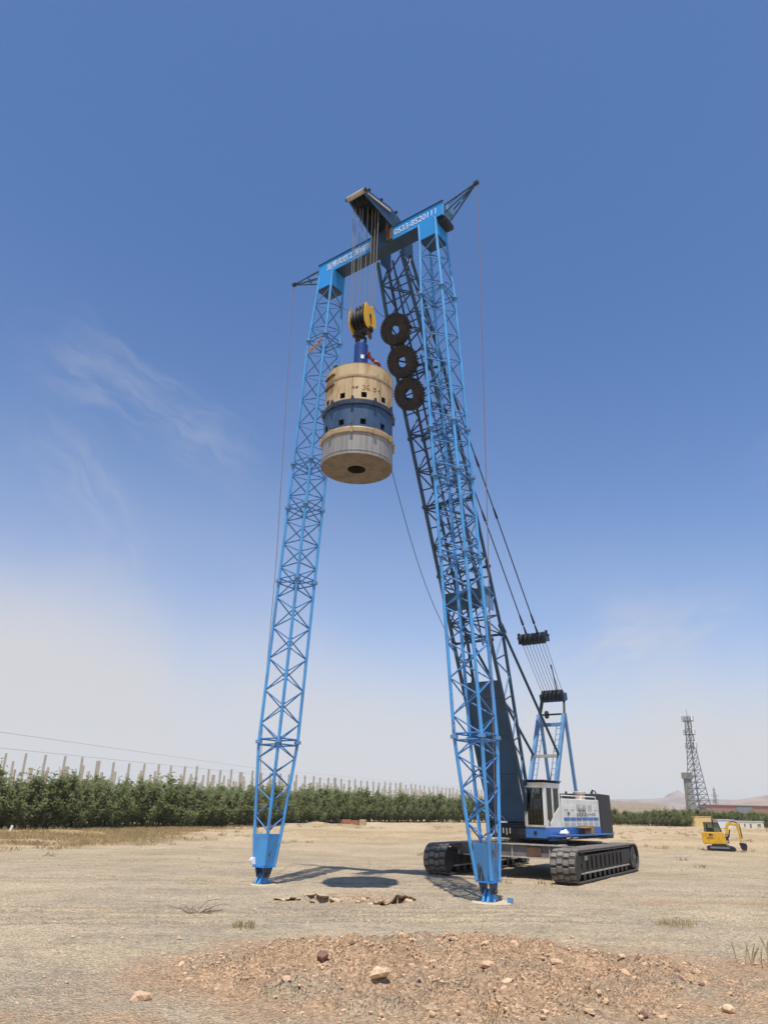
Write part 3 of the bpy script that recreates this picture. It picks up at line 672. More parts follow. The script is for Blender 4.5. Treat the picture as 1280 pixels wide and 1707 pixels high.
# plated foot section and spreader plates
def plate(z0, z1, bk, t=.03): MB().prism([bc(z0, -1, bk), bc(z0, 1, bk), bc(z1, 1, bk), bc(z1, -1, bk)], bn*t).build('boom_plate', M['boom_plate'], boom)
plate(2.1, 7.6, False); plate(10.5, 11.25, False); plate(10.5, 11.2, True)
for sg in (1, -1):
    MB().prism([bc(10.5, sg, False), bc(11.25, sg, False), bc(11.2, sg, True), bc(10.5, sg, True)], (-.03*sg, 0, 0)).build('boom_plate', M['boom_plate'], boom)
    MB().prism([bc(2.0, sg, False), bc(3.6, sg, False), bc(3.6, sg, True), bc(2.0, sg, True)], (-.03*sg, 0, 0)).build('boom_plate', M['boom_plate'], boom)
for z in (3.9, 5.4, 6.9): 
    q = MB(); q.bar(bc(z, -1, False)-bn*.02, bc(z, 1, False)-bn*.02, .03, .06); q.build('plate_stiffener', M['boom'], boom)
q = MB(); q.prism([L(bf(11)+.02, .9, 10.6), L(bf(11)+.0, .9, 11.15), L(bf(11)-1.0, .93, 11.0), L(bf(11)-1.0, .93, 10.5)], (.03, 0, 0)); q.build('side_plate', M['gantry'], boom)
# foot pins
MB().tube([L(2.47, -1.02, 1.9), L(2.47, 1.02, 1.9)], .14, 14).build('foot_pin', M['black'], boom)
# backstop tubes
for sg in (1, -1):
    t0 = bc(9.6, sg, True); t1 = L(-1.35, sg*G*.98, 5.02)
    q = MB(); q.tube([t0, lerp(t0, t1, .06)], .12, 8); q.tube([t0, t1], .062, 8); q.build('backstop_tube', M['boom'], boom)
# sheave head reaching forward over the cross beam
hd = MB()
HP = lambda sg: [L(10.9, sg*.64, 25.5), L(11.72, sg*.60, 25.4), L(11.76, sg*.60, 26.38), L(12.5, sg*.58, 26.42), L(14.25, sg*.44, 26.84), L(14.35, sg*.43, 26.97), L(14.2, sg*.44, 27.18), L(12.6, sg*.56, 27.40), L(11.0, sg*.64, 26.95)]
for sg in (1, -1): hd.prism(HP(sg), (-.05*sg, 0, 0))
hd.add([L(14.2, -.42, 27.18), L(14.2, .42, 27.18), L(12.6, .54, 27.40), L(12.6, -.54, 27.40), L(11.0, -.62, 26.95), L(11.0, .62, 26.95)], [(0, 1, 2, 3), (3, 2, 5, 4)])
head = hd.build('boom_head', M['boom_blue'], crane)
MB().prism([L(12.62, .575, 27.22), L(14.1, .455, 27.05), L(14.1, .455, 26.96), L(12.62, .575, 27.07)], (.02, .004, 0)).build('worn_strip', M['edge'], head)
MB().tube([L(14.33, -.47, 26.99), L(14.33, .47, 26.99)], .11, 10).build('nose_roller', M['edge'], head)
for sg in (-1, 1): MB().disc(L(14.33, sg*.50, 26.99), .085, .10, 10, 'x').build('roller_nut', M['steel'], head)
for f_, n_ in ((13.85, 5), (12.95, 5)):
    for k in range(n_): MB().lathe(L(f_, -.30+k*.15, 27.02), [(.001, -.045), (.22, -.05), (.26, -.05), (.2, 0), (.26, .05), (.22, .05), (.001, .045)], 22, 'x').build('sheave', M['black'], head)
ms = MB()
for f_, s_, h_ in ((14.0, .44, .22), (13.2, .5, .30), (12.2, .58, .34), (11.4, .62, .38)): ms.tube([L(f_, s_, 26.8), L(f_, s_, 27.05+h_)], .03, 6); ms.box(L(f_, s_, 27.08+h_), (.10, .10, .08))
ms.tube([L(11.6, .6, 27.3), L(11.6, 1.05, 27.3)], .02, 5)
ms.build('limit_switch', M['steel'], head)
chn = MB()
for k in range(7): chn.box(L(12.62-.01*k, .40, 26.72-.17*k), (.09+.03*(k % 2), .12, .16), Euler((0, .4*(k % 3), .5*k)).to_matrix())
chn.build('hanging_chain', M['rust'], head)
# pendants from bridle to the boom head, with sockets
for sg in (1, -1):
    a = L(-.70, sg*.30, 10.60); b_ = bc(25.4, sg*.55, True)
    pn = MB(); pn.tube([a, b_], .030, 6)
    for t in (.0, .035, .33, .47, .62): 
        pn.tube([lerp(a, b_, t), lerp(a, b_, t+.028)], [.065, .04], 8)
    pn.build('pendant_rope', M['rope_black'], crane)
# hoist ropes
hr = [(13.98, -.40), (13.92, -.33), (13.78, -.20), (13.70, -.12), (13.55, .04), (13.42, .20), (13.33, .30), (13.25, .40)]
for f_, s_ in hr: member('hoist_rope', L(13.61+(f_-13.61)*.85, s_*.92, 21.15), L(f_, s_, 26.9), .017, M['rope_mid'], crane, 6)

# ---- operator
op = crane_thing('person', 1.55, 1.22, 2.17, 'operator in a yellow green vest seated inside the crane cab', 'person')
def skin_body(name, chain, mat, parent):
    """chain: dict id -> (pos, radius, parent id); one skinned continuous figure"""
    ids = list(chain); me = bpy.data.meshes.new(name)
    org = BASE[root(parent).name]
    me.from_pydata([tuple(Vector(chain[i][0])-org) for i in ids], [(ids.index(i), ids.index(chain[i][2])) for i in ids if chain[i][2]], [])
    o = link(bpy.data.objects.new(name, me)); o.parent = parent; me.materials.append(mat)
    sk_ = o.modifiers.new('skin', 'SKIN'); sv_ = me.skin_vertices[0].data
    for k, i in enumerate(ids):
        r_ = chain[i][1]; sv_[k].radius = r_ if isinstance(r_, tuple) else (r_, r_); sv_[k].use_root = (k == 0)
    ss = o.modifiers.new('sub', 'SUBSURF'); ss.levels = ss.render_levels = 2; return o
sx = 1.22; bz = 2.24
ch = {'pel': (L(1.5, sx, bz), (.15, .12), None), 'bel': (L(1.5, sx, bz+.2), (.15, .11), 'pel'), 'che': (L(1.52, sx, bz+.42), (.18, .12), 'bel'), 'nec': (L(1.54, sx, bz+.56), .06, 'che'), 'hd1': (L(1.57, sx, bz+.65), (.075, .09), 'nec'), 'hd2': (L(1.58, sx, bz+.80), (.08, .10), 'hd1')}
for sg, t in ((1, 'a'), (-1, 'b')):
    ch['sh'+t] = (L(1.52, sx+sg*.19, bz+.46), .065, 'che'); ch['el'+t] = (L(1.68, sx+sg*.25, bz+.22), .045, 'sh'+t); ch['wr'+t] = (L(1.95, sx+sg*.20, bz+.25), .033, 'el'+t); ch['ha'+t] = (L(2.06, sx+sg*.19, bz+.26), .04, 'wr'+t)
    ch['kn'+t] = (L(1.98, sx+sg*.13, bz+.02), .075, 'pel'); ch['an'+t] = (L(2.12, sx+sg*.13, bz-.33+.10), .05, 'kn'+t); ch['to'+t] = (L(2.30, sx+sg*.13, bz-.28+.04), .04, 'an'+t)
skin_body('body', ch, M['skin'], op)
vt = {'v0': (L(1.5, sx, bz+.04), (.175, .145), None), 'v1': (L(1.5, sx, bz+.22), (.175, .135), 'v0'), 'v2': (L(1.52, sx, bz+.43), (.205, .145), 'v1'), 'v3': (L(1.535, sx, bz+.52), (.12, .10), 'v2')}
skin_body('vest', vt, M['hi_vis'], op)
hr_ = MB(); hr_.lathe(L(1.57, sx, bz+.79), [(.10, -.02), (.115, .04), (.10, .10), (.05, .14), (.001, .145)], 14, 'z', True); hr_.build('hair', M['black'], op)

# things lying on the catwalk
wb = crane_thing('wooden_crate', -1.05, 1.92, 1.62, 'brown wooden crate standing open on the crane catwalk', 'crate')
q = MB(); q.box(L(-.72, 1.92, 1.74), (.3, .62, .25)); q.build('crate_body', M['rust'], wb, .01)
q = MB(); q.box(L(-.68, 1.92, 1.885), (.34, .74, .03)); q.build('lid', M['wood'], wb)
q = MB(); q.box(L(-1.20, 1.93, 1.79), (.34, .30, .36)); q.build('end_panel', M['wood'], wb, .01)
sackv = MB(); n_ = 14
sackv.lathe(L(1.55, 1.93, 1.60), [(.001, .0), (.17, .01), (.20, .06), (.19, .12), (.13, .18), (.07, .22), (.001, .23)], n_, 'z', True)
sackv.v = [(v[0]+.08*mnoise.noise(Vector(v)*9), v[1]+.22*mnoise.noise(Vector(v)*6+Vector((3, 1, 2))), v[2]+.10*mnoise.noise(Vector(v)*8)) for v in sackv.v]
so = link(bpy.data.objects.new('sack', sackv.mesh('sack', M['sack'], L(1.55, 1.93, 1.60)))); so.location = wp(1.55, 1.93, 1.60); so.rotation_euler = (0, 0, -PHI)
tag(so, 'crumpled white plastic sack lying on the catwalk beside the cab', 'sack')

# ================================================================== PORTAL FRAME
portal = crane_thing('portal_frame', 12.2, -.4, 0, 'tall sky blue portal of two lattice legs and a lettered cross beam', 'support frame')
BT, BBZ = 26.34, 25.62
def leg(fz, sz, ft, st, label, scuffed):
    org0 = L(fz, sz, 0); top = L(ft, st, BBZ-.02); axd = (top-org0)
    def c(z, x, y): # centre line at height z, offsets across (x) and rearward (y)
        return org0 + axd*(z/axd.z) + Vector((x, y, 0))
    def hwid(z): return float(np.interp(z, [.55, 1.55, 4.65, 22.0, 24.72], [.24, .325, .5, .5, .41]))
    cor = ((-1, -1), (1, -1), (1, 1), (-1, 1))
    def cc(z, k): a = hwid(z); return c(z, cor[k][0]*a, cor[k][1]*a)
    zt = 24.70
    first = MB().tube([cc(z, 0) for z in (.6, 1.55, 4.65, 22.0, zt, 25.58)], .058, 10)
    lg = first.build('leg', M['blue'], portal); lg['label'] = label
    for k in (1, 2, 3): MB().tube([cc(z, k) for z in (.6, 1.55, 4.65, 22.0, zt, 25.58)], .058, 10).build('chord', M['blue'], lg)
    fz_ = [4.7, 10.8, 13.9, 15.9, 22.0]
    zl = []
    bounds = [1.62] + fz_ + [zt-.03]
    for i in range(len(bounds)-1):
        n_ = max(2, round((bounds[i+1]-bounds[i])/.62)); n_ += n_ % 2
        zz = np.linspace(bounds[i]+.07, bounds[i+1]-.07, n_+1)
        for q in range(n_):
            for k in range(4):
                a, b_ = (k, (k+1) % 4) if (q+k) % 2 else ((k+1) % 4, k)
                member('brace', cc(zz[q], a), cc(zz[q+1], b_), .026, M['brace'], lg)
        if i > 0:
            for k in range(4):
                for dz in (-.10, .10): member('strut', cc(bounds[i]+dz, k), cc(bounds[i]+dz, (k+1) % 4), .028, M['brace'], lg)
    for z in fz_:
        for k in range(4):
            p = cc(z, k); MB().tube([p-Vector((0, 0, .055)), p+Vector((0, 0, .055))], .125, 12).build('flange', M['gantry'], lg)
    # plated cap under the beam and plated shoe at the bottom
    def shell(z0, z1, g, name, mat, n=1):
        mb = MB(); vs = []
        for z in (z0, z1):
            for k in range(4): a = hwid(z)*g if n == 1 else hwid(z0)*g; vs.append(c(z, cor[k][0]*a, cor[k][1]*a))
        mb.add(vs, [(3, 2, 1, 0), (4, 5, 6, 7), (0, 1, 5, 4), (1, 2, 6, 5), (2, 3, 7, 6), (3, 0, 4, 7)]); return mb.build(name, mat, lg)
    shell(24.74, 25.59, 1.06, 'cap_box', M['blue_cap'], 2)
    q = MB(); a_ = hwid(24.74)*1.02; q.box(c(24.715, 0, 0), (2*a_, 2*a_, .03)); q.build('cap_shade_plate', M['boom'], lg)  # dark plate added to stand in for the shade under the cap
    shell(.58, 1.60, 1.06, 'shoe_box', M['blue_box'] if scuffed else M['blue'])
    # bottom rim, forked lugs, pin, ribs and pad
    rim = MB(); a = hwid(.58)*1.22; rim.box(c(.555, 0, 0), (2*a, 2*a, .035)); rim.build('shoe_rim', M['blue_cap'], lg)
    for x in (-.17, .17): MB().prism([c(.54, x-.03, -.24), c(.54, x-.03, .24), c(.22, x-.03, .12), c(.22, x-.03, -.12)], (.06, 0, 0)).build('lug', M['boom'], lg)
    MB().tube([c(.30, -.27, 0), c(.30, .27, 0)], .065, 12).build('pin', M['rust'], lg)
    for x in (-.075, .075): MB().prism([c(.03, x-.025, -.30), c(.03, x-.025, .30), c(.36, x-.025, .08), c(.36, x-.025, -.08)], (.05, 0, 0)).build('base_lug', M['blue'], lg)
    MB().prism([c(.03, -.24, -.10), c(.03, .24, -.10), c(.30, .1, -.03), c(.30, -.1, -.03)], (0, .05, 0)).build('base_rib', M['blue'], lg)
    if scuffed:
        MB().lathe(c(.0, .08, 0), [(.001, -.12), (.62, -.12), (.62, .008), (.58, .02), (.001, .02)], 36).build('base_plate', M['pad'], lg)
        MB().box(c(.09, .62, .12), (.14, .10, .13)).build('plate_handle', M['gantry'], lg)
    else:
        MB().lathe(c(.0, .05, 0), [(.001, -.12), (.46, -.12), (.46, .0), (.42, .015), (.001, .015)], 36).build('base_plate', M['pad'], lg)
        MB().tube([c(.74, -.36, -.24), c(.74, -.20, -.30)], .12, 10).build('white_wrap', M['sticker'], lg)
    return lg
legL = leg(12.29, -4.63, 12.18, -3.12, 'left lattice leg with smooth blue shoe', False)
legR = leg(10.89, 3.52, 12.12, 2.44, 'right lattice leg with scuffed blue shoe', True)
BF0, BF1, BS0, BS1 = 11.78, 12.46, -3.72, 3.18
bmb = MB(); bmb.box(L((BF0+BF1)/2, (BS0+BS1)/2, (BT+BBZ)/2), (BS1-BS0, BF1-BF0, BT-BBZ)); beam = bmb.build('cross_beam', M['blue_cap'], portal, .015)
q = MB()
q.box(L((BF0+BF1)/2, (BS0+BS1)/2, BT+.012), (BS1-BS0+.06, BF1-BF0+.08, .024)); q.build('top_flange', M['boom_blue'], beam)
q = MB(); q.box(L((BF0+BF1)/2, (BS0+BS1)/2, BBZ-.010), (BS1-BS0-.1, BF1-BF0-.02, .024)); q.build('bottom_flange', M['boom'], beam)
q = MB(); q.box(L(BF1+.02, .02, 25.98), (1.14, .05, .70)); q.build('saddle_plate', M['boom'], beam, .01)
q = MB(); q.box(L(BF1+.05, .52, 25.95), (.20, .05, .58)); q.box(L(BF1+.05, -.46, 26.05), (.16, .05, .42)); q.build('saddle_clamp', M['rust'], beam, .01)
q = MB(); q.box(L(BF1+.03, .34, 25.9), (.14, .06, .85)); q.build('guide_strip', M['boom_blue'], beam)
for s_ in (BS0+.04, BS1-.04): q = MB(); q.box(L((BF0+BF1)/2, s_ + (.06 if s_ > 0 else -.06), BT/2+BBZ/2), (.05, .6, .74)); q.build('end_plate', M['gantry'], beam)
q = MB(); q.box(L(12.0, 3.02, 25.48), (.42, .7, .22)); q.build('hinge_box', M['black'], beam)
# lettering
def letters(txt, s0, s1, size, name):
    cu = bpy.data.curves.new(name, 'FONT'); cu.body = txt; cu.size = size; cu.extrude = .004
    o = bpy.data.objects.new(name, cu); link(o); bpy.context.view_layer.update()
    me = bpy.data.meshes.new_from_object(o.evaluated_get(bpy.context.evaluated_depsgraph_get())); bpy.data.objects.remove(o)
    xs = [v.co.x for v in me.vertices]
    if not xs: return
    k = (s1-s0)/(max(xs)-min(xs)); x0 = min(xs)
    zs = [v.co.y for v in me.vertices]; zm = (min(zs)+max(zs))/2
    org = BASE[portal.name]
    for v in me.vertices: v.co = L(BF1+.012+v.co.z*1.0, s0+(v.co.x-x0)*k, 25.97+(v.co.y-zm)) - org
    me.materials.append(M['letter']); b_ = link(bpy.data.objects.new(name, me)); b_.parent = beam; return b_
letters('\u6dc4\u535a\u5bbe\u94e0\u5de5\u8d38\u6709\u9650', -3.22, -.62, .40, 'lettering')
letters('0533-8520111', .70, 2.86, .44, 'lettering')
# short jibs at both beam ends, with their stay and hand rope
def jib(s0, tip, sg):
    base = [L(12.38, s0, 26.14), L(11.86, s0, 26.14), L(12.38, s0, 25.72), L(11.86, s0, 25.72)]
    j = MB()
    j.tube([base[0], tip], .034, 6); jb = j.build('jib', M['boom_blue'], portal)
    for b_ in base[1:]: member('jib_rod', b_, tip+Vector((0, .02, -.02)), .034, M['boom_blue'], jb)
    mid = [lerp(b_, tip, .45) for b_ in base]; q = MB(); q.add(mid, [(0, 1, 3, 2)]); q.prism([mid[0], mid[1], mid[3], mid[2]], (.03*sg, 0, 0)); q.build('jib_plate', M['blue'], jb)
    q = MB(); q.prism([lerp(b_, tip, .05) for b_ in (base[0], base[1], base[3], base[2])], (.12*sg, 0, 0)); q.build('jib_bracket', M['gantry'], jb)
    member('jib_stay', L(12.1, s0, BT+.02), tip+Vector((0, 0, .05)), .014, M['rope_black'], jb, 5)
    q = MB(); q.disc(tip, .09, .07, 14, 'y'); q.box(tip+Vector((.03*sg, 0, 0)), (.2, .14, .14)); q.build('jib_pulley', M['black'], jb)
tipR = L(12.3, 4.70, 26.52); tipL = L(12.3, -5.42, 26.18)
jib(BS1+.06, tipR, 1); jib(BS0-.06, tipL, -1)
def top_rope(name, pts, r_, mat, label, cat='rope', n=5, grp=None):
    o = link(bpy.data.objects.new(name, MB().tube([Vector(p)-Vector(pts[0]) for p in pts], r_, n, caps=False).mesh(name, mat)))
    o.location = QO + Matrix.Rotation(-PHI, 3, 'Z') @ Vector(pts[0]); o.rotation_euler = (0, 0, -PHI); tag(o, label, cat, grp); return o
top_rope('hanging_rope', [tipR+Vector((.08, 0, -.1)), L(12.3, 4.75, 20), L(12.2, 4.62, 12), L(11.4, 4.10, 4), L(11.1, 3.9, 1.2)], .014, M['rope_red'], 'reddish rope hanging from the right jib tip down beside the right leg')
top_rope('hanging_rope', [tipL+Vector((-.08, 0, -.1)), L(12.4, -5.28, 20), L(12.4, -5.08, 12), L(12.4, -5.15, 6), L(12.3, -5.05, 1.6)], .014, M['rope_red'], 'thin rope hanging from the left jib tip down along the left leg')

# ================================================================== HAMMER, HOOK
HF = 13.61
ham = crane_thing('tamping_hammer', HF, 0, 14.2, 'heavy drum of cream, navy and bare steel tiers hanging on the hook', 'tamping hammer')
TH0 = math.atan2(-.77, .636)                # angle on the drum that faces the camera
NS = 120; STEP = 2*math.pi/NS
def cyl(ang, r_, z): return L(HF, 0, 0) + Vector((r_*math.cos(ang), r_*math.sin(ang), z))
def drum(name, r_, z0, z1, mat, wins=None, par=None, n=NS):
    """drum wall; wins = (z0, z1, first angle, count, steps wide) leaves real holes with sunk boxes behind"""
    mb = MB(); holes = set()
    zs = [z0, z1] if not wins else [z0, wins[0], wins[1], z1]
    if wins:
        for k in range(wins[3]):
            c_ = round(wins[2]/STEP + k*n/wins[3])
            for d in range(wins[4]): holes.add((c_+d) % n)
    for i in range(len(zs)-1):
        for k in range(n):
            if wins and i == 1 and k in holes: continue
            mb.add([cyl(TH0+k*STEP, r_, zs[i]), cyl(TH0+(k+1)*STEP, r_, zs[i]), cyl(TH0+(k+1)*STEP, r_, zs[i+1]), cyl(TH0+k*STEP, r_, zs[i+1])], [(0, 1, 2, 3)], True)
    return mb.build(name, mat, par or ham)
dr_up = drum('upper_drum', 1.30, 16.40, 17.98, M['tan'], (16.49, 16.72, R(7.5)-1.5*STEP, 10, 3))
dr_mid = drum('middle_drum', 1.30, 15.27, 16.22, M['hammer_blue'], (15.37, 15.60, R(7.5)-1.5*STEP, 10, 3))
dr_low = drum('lower_drum', 1.325, 14.20, 15.03, M['cast'])
for par, z0, z1, r_ in ((dr_up, 16.49, 16.72, 1.30), (dr_mid, 15.37, 15.60, 1.30)):
    for k in range(10):
        c_ = round((R(7.5)-1.5*STEP)/STEP + k*NS/10); a0 = TH0+c_*STEP; a1 = TH0+(c_+3)*STEP; ri = r_-.22; q = MB()
        o4 = [cyl(a0, r_, z0), cyl(a1, r_, z0), cyl(a1, r_, z1), cyl(a0, r_, z1)]; i4 = [cyl(a0, ri, z0), cyl(a1, ri, z0), cyl(a1, ri, z1), cyl(a0, ri, z1)]
        q.add(o4+i4, [(0, 1, 5, 4), (1, 2, 6, 5), (2, 3, 7, 6), (3, 0, 4, 7), (4, 5, 6, 7)]); q.build('window_hole', M['dark_hole'], par)
c0 = L(HF, 0, 0)
q = MB(); q.lathe(c0, [(1.30, 17.38), (1.322, 17.39), (1.322, 17.47), (1.30, 17.48)], 96); q.build('raised_band', M['tan_flange'], dr_up)
q = MB(); q.lathe(c0, [(1.30, 17.96), (1.31, 17.98), (1.24, 18.02), (.001, 18.02)], 96); q.build('top_plate', M['tan'], dr_up)
q = MB(); q.lathe(c0, [(1.30, 16.395), (1.33, 16.40), (1.335, 16.43), (1.30, 16.47)], 96); q.build('seam', M['tan_flange'], dr_up)
q = MB(); q.lathe(c0, [(1.20, 16.19), (1.345, 16.20), (1.365, 16.22), (1.365, 16.37), (1.345, 16.39), (1.20, 16.395)], 96); navy = q.build('bolted_flange', M['hammer_navy'], dr_mid)
q = MB(); q.lathe(c0, [(1.20, 15.01), (1.355, 15.02), (1.375, 15.05), (1.375, 15.20), (1.355, 15.255), (1.20, 15.27)], 96); tanf = q.build('bolted_flange', M['tan_flange'], dr_low)
q = MB(); q.lathe(c0, [(1.325, 14.30), (1.34, 14.31), (1.34, 14.35), (1.325, 14.36)], 96); q.build('weld_bead', M['cast'], dr_low)
q = MB(); q.lathe(c0, [(1.325, 14.20), (1.33, 14.17), (1.31, 14.15), (.34, 14.15), (.34, 14.5), (.001, 14.5)], 96); q.build('base_disc', M['bottom'], dr_low)
q = MB(); q.lathe(c0, [(.335, 14.152), (.335, 14.498), (.001, 14.496)], 40); q.build('centre_hole', M['dark_hole'], dr_low)
def lug(a, r_, z0, z1, par, mat, w_=.11):
    q = MB(); rot = Euler((0, 0, a)).to_matrix(); q.box(cyl(a, r_+.0, (z0+z1)/2), (.10, w_, z1-z0), rot); q.build('lug', mat, par)
    q = MB(); q.tube([cyl(a, r_+.02, z1-.02), cyl(a, r_+.02, z1+.06)], .045, 8); q.build('bolt', M['steel'], par)
for k in range(10):
    a = TH0+R(-10.5+36*k); lug(a, 1.36, 16.17, 16.43, navy, M['hammer_navy']); lug(a+R(.5), 1.375, 14.99, 15.26, tanf, M['tan_flange'])
for z in (17.66, 17.22):                               # dark welded handle bars on the left side
    q = MB(); q.tube([cyl(TH0+a, 1.34, z+.0*a) for a in np.linspace(R(-74), R(-46), 8)], .045, 6); q.build('handle_bar', M['rust'], dr_up)
for a, m_ in ((-52, 'rust'), (-50, 'steel')): q = MB(); q.box(cyl(TH0+R(a), 1.2, 18.06), (.14, .12, .13)); q.build('top_lug', M[m_], dr_up)
for a in (-12, 36): q = MB(); rot = Euler((0, 0, TH0+R(a))).to_matrix(); q.box(cyl(TH0+R(a), 1.302, 16.95), (.012, .02, 1.0), rot); q.build('weld_seam', M['rust'], dr_up)
# hub
q = MB(); q.lathe(c0, [(.36, 18.0), (.36, 18.32), (.30, 18.40), (.275, 18.45), (.275, 19.62), (.22, 19.70), (.001, 19.72)], 32, 'z', False); hub = q.build('hub', M['deep_blue'], ham)
for k in range(4):
    a = TH0+R(40+90*k); q = MB(); pr = [(.26, 18.0), (.62, 18.0), (.62, 18.35), (.45, 18.55), (.26, 18.62)]; t_ = Vector((-math.sin(a), math.cos(a), 0))*.03
    q.prism([cyl(a, r_, z)-t_ for r_, z in pr], t_*2); q.build('gusset', M['deep_blue'], hub)
q = MB(); rot = Euler((0, 0, TH0+R(12))).to_matrix(); q.box(cyl(TH0+R(12), .282, 18.95), (.012, .13, .17), rot); q.build('sticker', M['sticker'], hub)
q = MB(); q.box(cyl(TH0, .42, 18.10), (.14, .16, .28), Euler((0, 0, TH0)).to_matrix()); q.build('clamp', M['rust'], hub)
q = MB()
for i, (a, r_, z) in enumerate(((70, .30, 19.2), (74, .36, 19.05), (80, .48, 18.95), (84, .60, 18.86), (86, .72, 18.78), (87, .76, 18.62), (87, .80, 18.48), (88, .80, 18.34), (88, .83, 18.2))):
    q.box(cyl(TH0+R(a), r_, z), (.15-.01*i, .11, .14), Euler((.5*i, .3, .8*i)).to_matrix())
q.build('release_lever', M['red_chain'], hub)
# painted weight marks: hand-written strokes lying on the drum
def stroke(mb, pts, w_=.022):
    w_ *= .62; pts = [((p[0]+.02)*.86, 16.90+(p[1]-16.93)*.80) for p in pts]
    pts = [Vector((p[0], p[1], 0)) for p in pts]; vs = []; fs = []
    for i, p in enumerate(pts):
        d = (pts[min(i+1, len(pts)-1)]-pts[max(i-1, 0)]).normalized(); nrm = Vector((-d.y, d.x, 0))*w_*(.8+.4*random.random())
        for s_ in (1, -1): 
            v = p+nrm*s_; vs.append(cyl(TH0+v.x/1.30, 1.306, v.y))
    for i in range(len(pts)-1): fs.append((2*i, 2*i+1, 2*i+3, 2*i+2))
    mb.add(vs, fs)
def arc(cx, cy, rx, ry, a0, a1, n=9): return [(cx+rx*math.cos(R(a)), cy+ry*math.sin(R(a))) for a in np.linspace(a0, a1, n)]
tx = MB(); z_ = 16.93; h_ = .13
x = .10
stroke(tx, arc(x+.05, z_+.055, .06, .06, 150, -60)); stroke(tx, arc(x+.05, z_-.055, .065, .065, 80, -150)); x += .20    # 3
stroke(tx, arc(x+.09, z_+.02, .10, .13, 80, 200)); stroke(tx, arc(x+.05, z_-.06, .055, .055, 0, 360, 12)); x += .18       # 6
stroke(tx, [(x, z_-.12), (x+.025, z_-.10)], .03); x += .10
stroke(tx, [(x+.15, z_+.09), (x+.03, z_+.085), (x+.02, z_+.0)]); stroke(tx, arc(x+.06, z_-.05, .075, .065, 110, -140)); x += .23 # 5
stroke(tx, [(x+.05, z_+.06), (x+.045, z_-.06), (x+.07, z_-.11), (x+.14, z_-.10)]); stroke(tx, [(x-.01, z_+.0), (x+.12, z_+.02)]) # t
x = -.37
stroke(tx, [(x+.07, z_+.07), (x, z_-.02), (x+.12, z_-.015)]); stroke(tx, [(x+.10, z_+.08), (x+.09, z_-.09)])                     # 4
stroke(tx, [(x+.17, z_-.06), (x+.24, z_+.06)], .02); stroke(tx, [(x+.22, z_-.06), (x+.28, z_+.06)], .02); stroke(tx, [(x+.17, z_+.02), (x+.29, z_+.03)]); stroke(tx, [(x+.16, z_-.03), (x+.28, z_-.02)])  # #
tx.build('painted_marking', M['mark'], dr_up)

hook = crane_thing('hook_block', HF, 0, 19.75, 'yellow cheeked pulley block with a dark hook above the drum', 'hook block')
tilt = R(-8)
def hk(f, s_, z):
    df, dz = f, z-20.9; return L(HF+df*math.cos(tilt)-dz*math.sin(tilt), s_, 20.9+df*math.sin(tilt)+dz*math.cos(tilt))
chk = [(-.20, 1.50), (-.16, 1.42), (.08, 1.40), (.12, 1.50), (.22, 1.46), (.30, 1.2), (.36, .85), (.34, .58), (.24, .40), (.05, .32), (-.16, .36), (-.30, .52), (-.36, .8), (-.32, 1.15)]
for sg in (1, -1):
    o = MB().prism([hk(f*1.08, sg*.36, 19.98+z) for f, z in chk], (.06*sg, 0, 0)).build('cheek_plate', M['yellow'], hook, .012)
    MB().prism([hk(f*1.0, sg*.43, 19.98+z) for f, z in ((-.05, 1.0), (.06, 1.0), (.05, .84), (.02, .8), (.01, .55), (-.03, .55), (-.02, .8), (-.05, .86))], (.012*sg, 0, 0)).build('key_slot', M['black'], o)
for k in range(4): MB().lathe(hk(0, -.255+.17*k, 20.9), [(.001, -.055), (.33, -.06), (.40, -.06), (.32, 0), (.40, .06), (.33, .06), (.001, .055)], 26, 'x').build('sheave', M['steel'], hook)
for k in range(3): MB().prism([hk(f, -.17+.17*k, 19.98+z) for f, z in ((-.14, 1.52), (.14, 1.52), (.22, 1.25), (.2, .5), (-.2, .5), (-.22, 1.25))], (.02, 0, 0)).build('spacer_plate', M['rust'], hook)
q = MB(); q.box(hk(0, 0, 20.33), (.86, .26, .20)); q.tube([hk(0, -.48, 20.33), hk(0, .48, 20.33)], .075, 10); q.build('crosshead', M['black'], hook)
q = MB(); q.tube([hk(0, 0, 20.3), hk(0, 0, 20.05)], .09, 10)
q.tube([L(HF+.0, 0, 0)+Vector((.20*math.cos(a), 0, 19.86+.20*math.sin(a))) for a in np.linspace(R(95), R(415), 16)], [.06]*11+[.05, .045, .04, .03, .02], 8); q.tube([L(HF, 0, 0)+Vector((-.20*math.cos(a), .05, 19.86+.20*math.sin(a))) for a in np.linspace(R(95), R(400), 14)], .045, 8)
q.build('hook', M['black'], hook)
for sg in (1, -1): q = MB(); q.prism([hk(f, sg*.30, z) for f, z in ((-.1, 20.35), (.14, 20.35), (.10, 20.0), (-.02, 19.88), (-.12, 20.0))], (.05*sg, 0, 0)); q.build('side_link', M['rust'], hook)
top_rope('tag_rope', [L(13.0, 1.0, 14.7)] + [lerp(L(13.0, 1.02, 14.6), L(bf(9.2)+.1, -.92, 9.2), t)+Vector((0, 0, -.9*math.sin(math.pi*t)*(1-.15*t))) for t in np.linspace(0, 1, 14)], .013, M['rope_black'], 'thin dark rope slung from the drum across to the boom')
top_rope('tie_rope', [lerp(L(12.6, -2.75, 24.0), L(13.5, -.45, 21.5), t)+Vector((0, 0, -.15*math.sin(math.pi*t))) for t in np.linspace(0, 1, 7)], .012, M['rope_black'], 'short dark cord from the left leg top to the pulley block')
